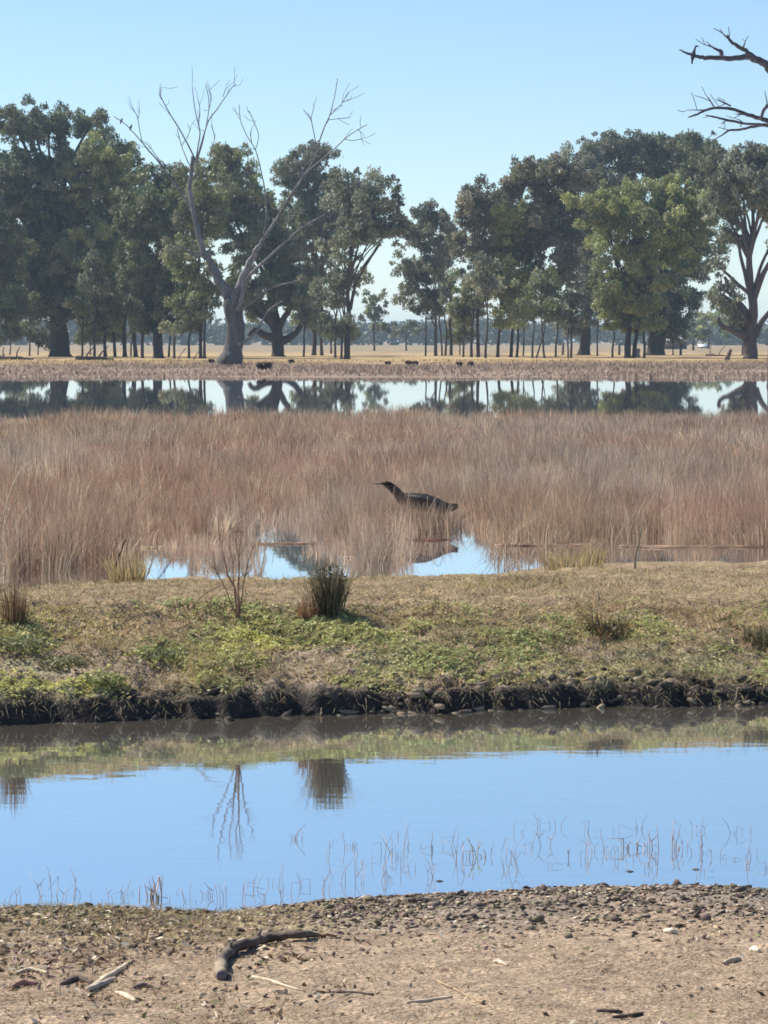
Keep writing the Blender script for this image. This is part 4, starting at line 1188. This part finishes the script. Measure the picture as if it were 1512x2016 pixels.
CS = (0.34, 0.31, 0.31); CRED = (0.38, 0.29, 0.275); CST = (0.36, 0.30, 0.20)
pond_plant('reddish and straw stems by the near shore, left', 292, 1768, 701, 10, 62, CRED, GP, 18, 0.0024)
pond_plant('pale straw stems just right of the reddish near ones', 312, 1772, 702, 6, 55, CST, GP, 6, 0.0022)
pond_plant('thick reddish patch of stems, right half of the pond', 1265, 1672, 703, 14, 46, CRED, GP, 32, 0.0020)
pond_plant('straw coloured tangle with bent stems, centre right of the pond', 940, 1688, 704, 7, 36, CST, GP, 10, 0.0020)
pond_plant('tallest single straight stem, centre right of the pond', 1118, 1690, 705, 1, 95, CS, GP, 1, 0.0022)
pond_plant('straight stem left of the centre right tangle', 848, 1676, 706, 2, 80, CS, GP, 3, 0.0021)
pond_plant('cross shaped stems lying low in the reflection of the tussock', 580, 1652, 707, 5, 30, CS, GP, 22, 0.0018)
rr_ = rng(710)
spots = [(60, 1772), (95, 1766), (140, 1770), (180, 1764), (215, 1768), (250, 1760), (345, 1758), (405, 1764), (440, 1772), (490, 1752), (545, 1740), (610, 1746), (660, 1738),
         (720, 1700), (750, 1680), (780, 1690), (690, 1668), (815, 1668), (880, 1668), (905, 1690), (975, 1686), (1000, 1690), (1040, 1672), (1075, 1668), (1150, 1690), (1180, 1676),
         (1205, 1680), (1230, 1690), (1310, 1690), (1345, 1700), (1380, 1680), (1420, 1688), (1445, 1694), (1480, 1690), (1508, 1684), (1215, 1640), (1010, 1712), (845, 1728), (1400, 1720), (1462, 1706), (20, 1776), (118, 1778), (160, 1750), (235, 1778), (370, 1776), (465, 1768), (520, 1772), (575, 1758), (635, 1752), (705, 1740), (765, 1735), (800, 1712), (930, 1720), (1095, 1705), (1290, 1712), (1335, 1672), (1495, 1712), (640, 1690), (1020, 1640), (1085, 1628), (1160, 1640), (1260, 1632), (1320, 1640), (1390, 1636), (1450, 1642)]
spots.sort()
TENS = ['', '', 'twenty', 'thirty', 'forty', 'fifty', 'sixty']
ONES = ['', 'first', 'second', 'third', 'fourth', 'fifth', 'sixth', 'seventh', 'eighth', 'ninth', 'tenth', 'eleventh', 'twelfth', 'thirteenth', 'fourteenth', 'fifteenth', 'sixteenth', 'seventeenth', 'eighteenth', 'nineteenth']
ORD = [(ONES[k] if k < 20 else (TENS[k // 10] + '-' + ONES[k % 10] if k % 10 else {20: 'twentieth', 30: 'thirtieth', 40: 'fortieth', 50: 'fiftieth', 60: 'sixtieth'}[k])) for k in range(1, 90) if k // 10 < 7]
for i, (x, y) in enumerate(spots):
    pond_plant(ORD[i] + ' cluster of thin grey dead stems in the pond, counted from the left', x, y, 720 + i, 2 + int(rr_.integers(4)), 28 + 34 * rr_.random(), CS if rr_.random() < 0.75 else CRED, GPL, 12)
for i, (x, y, lab) in enumerate([(865, 1735, 'dark leaf floating near the centre of the pond'), (1370, 1712, 'dark leaf floating in the right half of the pond'), (1240, 1716, 'small dark leaf floating right of centre')]):
    p = P(x, y, dist(y))
    mb = MB(); mb.loft([(p.x - 0.012, p.y, 0.0), (p.x, p.y, 0.0), (p.x + 0.012, p.y, 0.0)], [0.006, 0.022, 0.006], [0.001, 0.003, 0.001], segs=8, col=(0.04, 0.035, 0.03), up=(0, 0, 1))
    tag(mb.build('floating_leaf', M_TWIG, None, loc=(p.x, p.y, 0.003)), lab, 'leaf', 'leaves on the pond')

# ------------------------------------------------------------------ near shore: log, sticks, clods, leaves
def near_pt(px, py, z=0.0):
    """where the ray through a photo pixel meets the near shore"""
    D = dist(py)
    for _ in range(60):
        x = (px - CX) / F * D
        D = D * 0.75 + 0.25 * F * (CAMH - float(terrain(x, D)) - z) / (py - HY)
    x = (px - CX) / F * D
    return np.array([x, D, float(terrain(x, D)) + z])

def stick(name, label, pl, rads, col, seed, cat='stick', group=None, lift=0.0, mat=None, segs=7):
    r = rng(seed)
    pts = np.array([near_pt(x, y) for x, y in pl])
    rads = np.asarray(rads, float)
    pts[:, 2] += rads * 0.75 + lift
    root = pts[0].copy()
    e_loc = tuple(root)
    mb = MB()
    pp, rp = smooth_path(pts, rads, 4, 0.35, r)
    cols = np.array(col)[None, :] * (0.75 + 0.5 * r.random((len(pp), 1)))
    mb.loft(pp, rp, segs=segs, col=cols, jit=0.22, r=r)
    return tag(mb.build(name, mat or M_TWIG, None, loc=e_loc), label, cat, group)

# curved driftwood log
lr = rng(801)
lp = [(436, 1922), (434, 1903), (441, 1886), (462, 1872), (490, 1860), (525, 1852), (560, 1848), (595, 1843), (618, 1839), (640, 1837)]
lw = np.array([10.5, 12.5, 10, 11, 8.8, 9.6, 8.6, 8.4, 5, 2]) * 8.2 / F
pts = np.array([near_pt(x, y + 8) for x, y in lp]); pts[:, 2] += lw * 0.8
pts[:, 2] += np.array([0, 0, .004, .006, .006, .008, .01, .008, .004, 0])
log = tag(empty('driftwood_log', pts[0]), 'curved dark driftwood log lying on the near shore', 'log')
mb = MB(); pp, rp = smooth_path(pts, lw, 4, 0.22, lr)
lc = np.array([(0.30, 0.24, 0.17)] * 5 + [(0.13, 0.10, 0.08)] * (len(pp) - 5)) * (0.7 + 0.5 * lr.random((len(pp), 1)))
mb.loft(pp, rp, segs=12, col=lc, jit=0.42, r=lr, cap=False)
mb.build('trunk', M_LOG, log, base=pts[0])
mb = MB(); d0 = (pts[0] - pts[1]) / np.linalg.norm(pts[0] - pts[1])
mb.loft([pts[0] + d0 * 0.001, pts[0] + d0 * 0.004], [lw[0] * 0.97, lw[0] * 0.85], segs=12, col=(0.16, 0.14, 0.15)); mb.build('broken_end', M_LOG, log, base=pts[0])
mb = MB(); q = pp[-3]; mb.loft([q, q + np.array([0.02, 0.0, 0.003]), q + np.array([0.05, 0.005, -0.004])], [lw[-2], lw[-2] * 0.7, 0.003], segs=7, col=(0.30, 0.19, 0.10)); mb.build('splinter', M_LOG, log, base=pts[0])
for i, (a, b) in enumerate([(10, 0.03), (18, 0.025)]):
    q = pp[a]; mb = MB(); mb.loft([q, q + np.array([0.004, 0.012, 0.018]), q + np.array([0.01, 0.03, b])], [0.008, 0.005, 0.002], segs=6, col=(0.14, 0.11, 0.09)); mb.build('knot', M_LOG, log, base=pts[0])

GS = 'twigs on the near shore'
DARKW, PALEW, TANW = (0.07, 0.055, 0.045), (0.55, 0.46, 0.33), (0.36, 0.26, 0.16)
for i, (lab, pl, rd, col) in enumerate([
        ('thin tan twig slanting down to a pale end, lower centre', [(862, 1934), (890, 1946), (920, 1962), (940, 1972), (952, 1978)], [.003, .003, .003, .0035, .006], TANW),
        ('pale thin twig left of the slanting tan one', [(800, 1976), (840, 1972), (890, 1964)], [.003, .004, .003], PALEW),
        ('dark thin twig lying level below the log', [(630, 1957), (680, 1956), (735, 1960)], [.003, .004, .003], DARKW),
        ('tan curved twig between the log and the dark twig', [(495, 1924), (530, 1932), (570, 1945), (600, 1952)], [.003, .004, .003, .002], PALEW),
        ('dark twig at the bottom edge right of centre', [(1175, 1992), (1210, 1994), (1225, 1995)], [.004, .005, .003], DARKW),
        ('short dark twig right of the bottom edge one', [(1205, 2004), (1240, 2003), (1265, 1998)], [.003, .005, .004], DARKW),
        ('pale broken stick slanting up in the left corner debris', [(178, 1948), (205, 1932), (235, 1912), (250, 1900)], [.006, .008, .007, .004], PALEW),
        ('second pale stick below the slanting one in the debris', [(170, 1952), (195, 1944), (225, 1930)], [.005, .008, .005], (0.46, 0.40, 0.33)),
        ('pale curled bark strip right of the left corner debris', [(228, 1956), (248, 1965), (268, 1974)], [.004, .008, .004], PALEW),
        ('pale twig above the left corner debris', [(30, 1920), (60, 1912), (95, 1918)], [.004, .006, .003], PALEW),
        ('pale chip of wood at the far right', [(1425, 1898), (1442, 1894), (1458, 1890)], [.004, .008, .004], PALEW),
        ('small pale chip right of the larger one', [(1478, 1872), (1486, 1873), (1494, 1875)], [.005, .008, .005], (0.62, 0.55, 0.42)),
        ('pale flat chip near the clods, right', [(1308, 1836), (1322, 1838), (1334, 1839)], [.005, .009, .005], (0.60, 0.54, 0.42)),
        ('pale thin chip right of centre', [(970, 1896), (985, 1898), (1000, 1902)], [.003, .007, .003], PALEW),
        ('dark bark flake in the left corner debris', [(120, 1940), (150, 1932), (185, 1938)], [.004, .009, .004], (0.13, 0.10, 0.085)),
        ('reddish bark flake at the left edge', [(20, 1946), (45, 1938), (75, 1940)], [.003, .008, .004], (0.32, 0.19, 0.16)),
        ('dark lump of bark right of the debris', [(262, 1948), (280, 1944), (298, 1946)], [.004, .007, .004], (0.12, 0.095, 0.08)),
        ]):
    stick('twig', lab, pl, rd, col, 820 + i, group=GS)

stick('bank_stick', 'short dark stick lying in the tussock\'s shadow on the bank', [(676, 1206), (690, 1221), (704, 1238)], [.007, .008, .005], (0.05, 0.045, 0.04), 860)
stick('bank_stick', 'pale weathered stick on the bank crest, centre', [(668, 1203), (680, 1200), (694, 1204)], [.004, .007, .004], (0.55, 0.48, 0.38), 862)

def ico():
    t = (1 + 5 ** 0.5) / 2
    V = np.array([(-1, t, 0), (1, t, 0), (-1, -t, 0), (1, -t, 0), (0, -1, t), (0, 1, t), (0, -1, -t), (0, 1, -t), (t, 0, -1), (t, 0, 1), (-t, 0, -1), (-t, 0, 1)], float)
    V /= np.linalg.norm(V[0])
    Fc = np.array([(0, 11, 5), (0, 5, 1), (0, 1, 7), (0, 7, 10), (0, 10, 11), (1, 5, 9), (5, 11, 4), (11, 10, 2), (10, 7, 6), (7, 1, 8), (3, 9, 4), (3, 4, 2), (3, 2, 6), (3, 6, 8), (3, 8, 9), (4, 9, 5), (2, 4, 11), (6, 2, 10), (8, 6, 7), (9, 8, 1)])
    return V, Fc
IV, IF = ico()
CLODC = np.array([(0.17, 0.13, 0.10), (0.25, 0.195, 0.145), (0.11, 0.088, 0.078), (0.32, 0.26, 0.18), (0.22, 0.185, 0.16), (0.27, 0.20, 0.17), (0.08, 0.065, 0.06), (0.24, 0.22, 0.14)])

def clod_spots(n, seed):
    r = rng(seed)
    uu = -900 + 3300 * r.random(n)
    x = (uu - CX) / F * 8.8
    Dn = Dn_(x)
    t = 1.35 * r.random(n) ** 1.35 + 0.005
    right = sstep(480, 760, uu)
    edge = (1 - sstep(0.25, 1.15, t + 0.5 * fbm(x * 3, t * 4, 845, 3))) * np.clip(0.75 + 1.2 * fbm(x * 8, t * 8, 846, 2), 0.15, 1)
    keep = r.random(n) < edge * (0.42 + 0.43 * right) + 0.03
    return x[keep], (Dn - t)[keep], t[keep], r

def clods():
    # the largest are pieces of their own
    variants = []
    r = rng(841)
    for k in range(10):
        mb = bpy.data.meshes.new('clod')
        V = IV * (0.5 + 0.9 * r.random((12, 1))) * np.array([1.35, 0.95, 0.5])
        c = CLODC[k % len(CLODC)]
        variants.append(mesh_np('clod', V, None, IF, M_CLOD, np.tile(c, (12, 1)), smooth=False))
    x, Y, t, r = clod_spots(1700, 842)
    k = np.abs(x / 8.8 * F) < 900
    x, Y, t = x[k], Y[k], t[k]
    for i in range(min(len(x), 260)):
        s = 0.006 + 0.010 * r.random() ** 2
        o = bpy.data.objects.new('clod', variants[int(r.integers(10))])
        o.location = (x[i], Y[i], float(terrain(x[i], Y[i])) + s * 0.35)
        o.rotation_euler = tuple(r.random(3) * 6.28 * np.array([0.15, 0.15, 1]))
        o.scale = (s, s, s)
        COL.objects.link(o); o.parent = ground
    # the rest as one mass
    x, Y, t, r = clod_spots(36000, 843)
    n = len(x)
    s = 0.0025 + 0.007 * r.random(n) ** 2.2
    z = terrain(x, Y) + s * 0.3
    a = r.random(n) * 6.28
    jit = 0.45 + 1.0 * r.random((n, 12, 1))
    B = IV[None] * jit * np.array([1.4, 0.9, 0.5])
    ca, sa = np.cos(a)[:, None], np.sin(a)[:, None]
    Bx = B[..., 0] * ca - B[..., 1] * sa; By = B[..., 0] * sa + B[..., 1] * ca
    B = np.stack([Bx, By, B[..., 2]], -1) * s[:, None, None] + np.stack([x, Y, z], 1)[:, None, :]
    T = (np.arange(n)[:, None, None] * 12 + IF[None]).reshape(-1, 3)
    c = CLODC[r.integers(len(CLODC), size=n)] * (0.55 + 1.0 * r.random((n, 1)))
    pale = (r.random(n) < 0.07)[:, None]
    c = np.where(pale, np.array([0.50, 0.43, 0.33]), c)
    o = mobj('clod_rubble', mesh_np('clod_rubble', B.reshape(-1, 3), None, T, M_CLOD, np.repeat(c, 12, axis=0)), ground)
    tag(o, kind='stuff')
clods()

def bank_rubble():
    r = rng(871)
    variants = []
    for k, c in enumerate([(0.20, 0.16, 0.125), (0.27, 0.21, 0.15), (0.12, 0.095, 0.08), (0.07, 0.06, 0.055), (0.34, 0.28, 0.20), (0.10, 0.085, 0.07)]):
        V = IV * (0.7 + 0.5 * r.random((12, 1))) * np.array([1.5, 1.0, 0.6])
        variants.append(mesh_np('mud_clod', V, None, IF, M_CLOD, np.tile(c, (12, 1))))
    for i in range(290):
        u = -150 + 1800 * r.random(); x = (u - CX) / F * 14.0
        right = float(np.interp(u, [0, 500, 900], [0.45, 0.7, 1.0]))
        if r.random() > right: continue
        s_ = -0.035 + 0.30 * r.random() ** 1.8
        D = float(Ds_(np.array(x))) + s_
        z = max(ground_at(x, D), -0.004)
        sc = 0.008 + 0.020 * r.random() ** 2.0
        o = bpy.data.objects.new('mud_clod', variants[int(r.integers(6))])
        o.location = (x, D, z + sc * 0.15)
        o.rotation_euler = (r.normal() * 0.25, r.normal() * 0.25, r.random() * 6.28)
        o.scale = (sc * (0.8 + r.random()), sc, sc)
        COL.objects.link(o); o.parent = ground
bank_rubble()

def bank_roots():
    r = rng(881)
    n = 1500
    x = (-300 + 2100 * r.random(n) - CX) / F * 14.0
    Ds = Ds_(x)
    Y = Ds + 0.01 + 0.10 * r.random(n)
    k = r.random(n) < np.clip(0.5 + 1.3 * fbm(x * 4, x * 0, 883, 3), 0.05, 1)
    x, Y = x[k], Y[k]; n = len(x)
    z = terrain(x, Y)
    base = np.stack([x, Y, z + 0.004], 1)
    ln = 0.02 + 0.05 * r.random(n)
    V = np.stack([base + np.array([0.002, 0, 0]), base - np.array([0.002, 0, 0]), base + np.stack([r.normal(size=n) * 0.6 * ln, -(0.03 + 0.05 * r.random(n)), -ln * r.random(n)], 1)], 1)
    V[:, 2, 2] = np.maximum(V[:, 2, 2], 0.0)
    c = np.array([(0.30, 0.23, 0.16), (0.46, 0.37, 0.25), (0.18, 0.14, 0.10), (0.30, 0.30, 0.14)])[r.integers(4, size=n)] * (0.7 + 0.5 * r.random((n, 1)))
    o = mobj('hanging_roots', mesh_np('hanging_roots', V.reshape(-1, 3), None, np.arange(n * 3).reshape(-1, 3), M_BLADE, np.repeat(c, 3, axis=0)))
    tag(o, 'roots and straw hanging over the muddy lip of the bank', 'roots', kind='stuff')
bank_roots()

def litter():
    r = rng(861)
    # single fallen leaves
    variants = []
    for k, c in enumerate([(0.50, 0.42, 0.30), (0.62, 0.56, 0.46), (0.34, 0.24, 0.15), (0.12, 0.09, 0.07), (0.40, 0.30, 0.19)]):
        a = 0.15 + 0.2 * r.random()
        V = np.array([(-1, 0, 0), (-0.4, -0.32, a * 0.6), (0.3, -0.28, a), (1, 0, a * 0.3), (0.3, 0.28, a * 0.7), (-0.4, 0.32, a), (0, 0, 0.02)])
        T = [(0, 1, 6), (1, 2, 6), (2, 3, 6), (3, 4, 6), (4, 5, 6), (5, 0, 6)]
        variants.append(mesh_np('fallen_leaf', V, None, T, M_TWIG, np.tile(c, (7, 1))))
    for i in range(330):
        u = -250 + 2000 * r.random(); D = 7.0 + 2.2 * r.random() ** 0.8
        x = (u - CX) / F * D
        if D > float(Dn_(np.array(x))) - 0.03: continue
        if u > 600 and r.random() < 0.55: continue
        s = 0.004 + 0.011 * r.random() ** 2
        o = bpy.data.objects.new('fallen_leaf', variants[int(r.integers(5))])
        o.location = (x, D, ground_at(x, D) + 0.003)
        o.rotation_euler = (r.normal() * 0.25, r.normal() * 0.25, r.random() * 6.28)
        o.scale = (s, s, s)
        COL.objects.link(o); o.parent = ground
    n = 22000
    uu = -300 + 2100 * r.random(n) ** 1.25
    D = 6.5 + 2.8 * r.random(n)
    x = (uu - CX) / F * D
    t = Dn_(x) - D
    nz = fbm(x * 4, D * 4, 867, 3)
    keep = (t > 0.02) & (r.random(n) < np.clip(0.45 + 1.5 * nz, 0.03, 1) * (1 - 0.75 * sstep(450, 800, uu)) * (1 - 0.7 * sstep(0.8, 1.6, t)))
    x, D = x[keep], D[keep]; n = len(x)
    z = terrain(x, D) + 0.002 + 0.005 * r.random(n)
    V, Q = leafcloud(np.stack([x, D, z], 1), 0.012 + 0.026 * r.random(n) ** 1.5, 0.005 + 0.009 * r.random(n), r, horiz=0.4)
    pal = np.array([(0.50, 0.41, 0.28), (0.64, 0.57, 0.45), (0.33, 0.23, 0.15), (0.16, 0.11, 0.085), (0.42, 0.32, 0.20), (0.27, 0.26, 0.13), (0.40, 0.26, 0.22)])
    c = pal[r.integers(len(pal), size=n)] * (0.7 + 0.5 * r.random((n, 1)))
    tag(mobj('leaf_litter', mesh_np('leaf_litter', V, Q, None, M_TWIG, np.repeat(c, 4, axis=0))), 'fallen leaves and bark bits scattered on the near shore', 'leaf litter', kind='stuff')
    # dry grass stubble and fine litter
    n = 230000
    uu = -900 + 3300 * r.random(n)
    D = 6.4 + 2.9 * r.random(n)
    x = (uu - CX) / F * D
    Dn = Dn_(x); t = Dn - D
    left = 1 - sstep(350, 750, uu)
    nz = fbm(x * 3, D * 3, 863, 3)
    keep = (t > 0.01) & (r.random(n) < (0.45 + 0.45 * left * (1 - sstep(0.5, 1.2, t)) + 0.2 * (1 - sstep(0.2, 0.7, t))) * np.clip(0.7 + 1.2 * nz, 0.05, 1))
    x, D, t, left = x[keep], D[keep], t[keep], left[keep]; n = len(x)
    z = terrain(x, D)
    h = 0.006 + 0.022 * r.random(n) * (0.3 + 0.9 * left)
    k = r.random((n, 1))
    grn = (left * (1 - sstep(0.25, 0.6, t)))[:, None]
    c = np.where(k < 0.35 * grn, np.array([0.16, 0.18, 0.06]), np.where(k < 0.7, np.array([0.38, 0.28, 0.18]), np.where(k < 0.76, np.array([0.20, 0.14, 0.10]), np.array([0.56, 0.46, 0.32])))) * (0.6 + 0.6 * r.random((n, 1)))
    me = spikes('shore_stubble', np.stack([x, D, z - 0.001], 1), h, 0.9 + 2.2 * r.random(n), r.random(n) * 6.28, 0.002 + 0.004 * r.random(n), c, M_BLADE, r)
    tag(mobj('shore_stubble', me), 'dry grass stubble and fine litter on the near shore', 'grass', kind='stuff')
litter()

# ------------------------------------------------------------------ far shore details
FT = 'dark clumps along the far shore'
for i, (x, y, hh, lab) in enumerate([
        (513, 731, 17, 'left one of the dark clump pair right of the dead trunk'), (527, 731, 18, 'right one of the dark clump pair right of the dead trunk'),
        (574, 721, 10, 'small dark clump under the spreading gum, far shore'), (763, 724, 10, 'lone small dark clump in the gap, far shore'),
        (804, 724, 11, 'left small dark clump of two right of the gap centre'), (817, 724, 10, 'right small dark clump of two right of the gap centre'),
        (903, 728, 13, 'dark clump below the slender stems, far shore'), (928, 728, 13, 'dark clump below the tall straight trunk, far shore'),
        (417, 722, 12, 'dark clump just left of the dead trunk'), (683, 822, 18, 'dark brown tuft alone at the back of the reed bed')]):
    D = dist(y, 0.12) if y < 800 else 56.0
    tuft('dark_clump', lab, x, D, 140, hh, 4 * D / F, [(0.035, 0.026, 0.022), (0.06, 0.04, 0.03)], 901 + i, lean=0.35, cat='clump', group=FT, w=0.0022 * D / 3)

def box(mb, x0, x1, y0, y1, z0, z1, col):
    V = [(x0, y0, z0), (x1, y0, z0), (x1, y1, z0), (x0, y1, z0), (x0, y0, z1), (x1, y0, z1), (x1, y1, z1), (x0, y1, z1)]
    mb.add(V, [(0, 3, 2, 1), (4, 5, 6, 7), (0, 1, 5, 4), (1, 2, 6, 5), (2, 3, 7, 6), (3, 0, 4, 7)], None, col)

def shed(label, x0, x1, ytop, yeave, ybot, D, wallcol, roofcol, bays):
    k = D / F
    a, b = P(x0, ybot, D), P(x1, ybot, D)
    zt, ze = P(0, ytop, D).z, P(0, yeave, D).z
    z0 = 0.2
    dep = 4.0
    root = np.array([(a.x + b.x) / 2, D, z0])
    e = tag(empty('shed', root), label, 'shed')
    mb = MB(); box(mb, a.x + 0.15, b.x - 0.15, D + 1.2, D + dep, z0 - 0.05, ze, wallcol); mb.build('wall', M_SHED, e, base=root, smooth=False)
    mb = MB()
    V = [(a.x, D, ze), (b.x, D, ze), (b.x, D + dep / 2, zt), (a.x, D + dep / 2, zt), (b.x, D + dep + 0.3, ze), (a.x, D + dep + 0.3, ze)]
    V2 = [(p[0], p[1], p[2] + 0.07) for p in V]
    mb.add(V + V2, [(6, 7, 8, 9), (9, 8, 10, 11), (0, 3, 2, 1), (3, 5, 4, 2), (0, 1, 7, 6), (5, 11, 10, 4), (0, 6, 9, 3), (3, 9, 11, 5), (1, 2, 8, 7), (2, 4, 10, 8)], None, roofcol)
    mb.build('roof', M_SHED, e, base=root, smooth=False)
    for i in range(bays + 1):
        xx = a.x + 0.2 + (b.x - a.x - 0.4) * i / bays
        mb = MB(); box(mb, xx - 0.07, xx + 0.07, D + 0.15, D + 0.29, z0 - 0.05, ze + 0.03, (0.20, 0.15, 0.11)); mb.build('post', M_SHED, e, base=root, smooth=False)
    return e
shed('open fronted shed with a bright pale roof right of the thick leafy trunk', 1307, 1354, 664.0, 671.5, 686, 500, (0.13, 0.095, 0.08), (0.78, 0.78, 0.80), 3)
shed('smaller pale roofed shelter right of the larger shed', 1376, 1394, 679.0, 683.5, 687, 560, (0.22, 0.17, 0.15), (0.78, 0.77, 0.78), 2)

def stump(label, px, py, wpx, hpx, seed, col, lean=0.2):
    r = rng(seed); D = dist(py, 0.25); k = D / F
    x = (px - CX) * k; z = ground_at(x, D)
    root = np.array([x, D, z - 0.05])
    mb = MB(); H = hpx * k; R = wpx * k / 2
    pp, rp = smooth_path([root, root + np.array([lean * 0.2 * H, 0, 0.4 * H]), root + np.array([lean * H, 0.1, H])], [R * 1.3, R, R * 0.7], 3, 0.3, r)
    mb.loft(pp, rp, segs=9, col=col, jit=0.35, r=r)
    return tag(mb.build('stump', M_DEAD, None, loc=tuple(root)), label, 'stump')
stump('short brown stump left of the open gum at the right edge', 1432, 709, 9, 22, 921, (0.13, 0.08, 0.07), 0.35)
stump('grey stump between the forked trunk and the thick leafy one', 1253, 703, 14, 18, 922, (0.22, 0.19, 0.18), 0.1)

def fallen(label, x0, x1, y, wpx, seed, col):
    r = rng(seed); D = dist(y, 0.25); k = D / F
    xs = np.linspace((x0 - CX) * k, (x1 - CX) * k, 5)
    R = wpx * k / 2 * np.array([1, .95, .85, .7, .4])
    pts = np.stack([xs, D + np.cumsum(r.normal(size=5) * 0.5), terrain(xs, np.full(5, D)) + R * 0.7], 1)
    mb = MB(); pp, rp = smooth_path(pts, R, 3, 0.5, r); mb.loft(pp, rp, segs=8, col=col, jit=0.2, r=r)
    for q in (3, 7):
        d = np.array([r.normal() * 0.5, 0.2, 0.9]); mb.loft([pp[q], pp[q] + d * 0.5, pp[q] + d * 1.0 + np.array([0.2, 0, 0])], [R[2] * 0.5, R[2] * 0.35, 0.03], segs=5, col=col)
    return tag(mb.build('fallen_log', M_DEAD, None, loc=tuple(pts[0])), label, 'log', 'fallen logs on the far shore')
fallen('dark fallen log at the left edge of the far shore', -10, 70, 708, 9, 931, (0.07, 0.055, 0.055))
fallen('long dark fallen log right of the thickest trunk', 150, 222, 709, 10, 932, (0.075, 0.055, 0.05))
fallen('thin fallen log under the stout straight trunk', 325, 420, 712, 6, 933, (0.08, 0.06, 0.055))
fallen('brown fallen branch beside the short stump, right', 1388, 1428, 701, 5, 934, (0.13, 0.085, 0.075))

GF = 'fence posts on the far plain'
for i, (x, lab) in enumerate([(1219, 'grey fence post left of the forked dark trunk'), (1108, 'grey fence post left of the leaning trunk'), (1340, 'grey fence post in front of the shed'), (1462, 'grey fence post left of the open gum')]):
    D = 300.0; k = D / F; X = (x - CX) * k
    mb = MB(); mb.loft([(X, D, 0.2), (X + 0.02, D, 0.9), (X + 0.03, D, 1.45)], [0.13, 0.12, 0.10], segs=8, col=(0.17, 0.145, 0.13))
    tag(mb.build('fence_post', M_DEAD, None, loc=(X, D, 0.2)), lab, 'post', GF)

# ------------------------------------------------------------------ air
hz = bpy.data.materials.new('haze'); hz.use_nodes = True
hn = hz.node_tree.nodes; hn.remove(hn['Principled BSDF'])
pv = hn.new('ShaderNodeVolumePrincipled')
pv.inputs['Color'].default_value = (0.60, 0.80, 1.0, 1)
pv.inputs['Density'].default_value = 0.00025
pv.inputs['Anisotropy'].default_value = 0.2
hz.node_tree.links.new(pv.outputs[0], hn['Material Output'].inputs['Volume'])
mb = MB(); box(mb, -8800, 8800, -260, 9100, -2.5, 30, (1, 1, 1))
tag(mb.build('haze', hz, None, smooth=False), 'thin pale blue air over the plain', 'haze', kind='stuff')
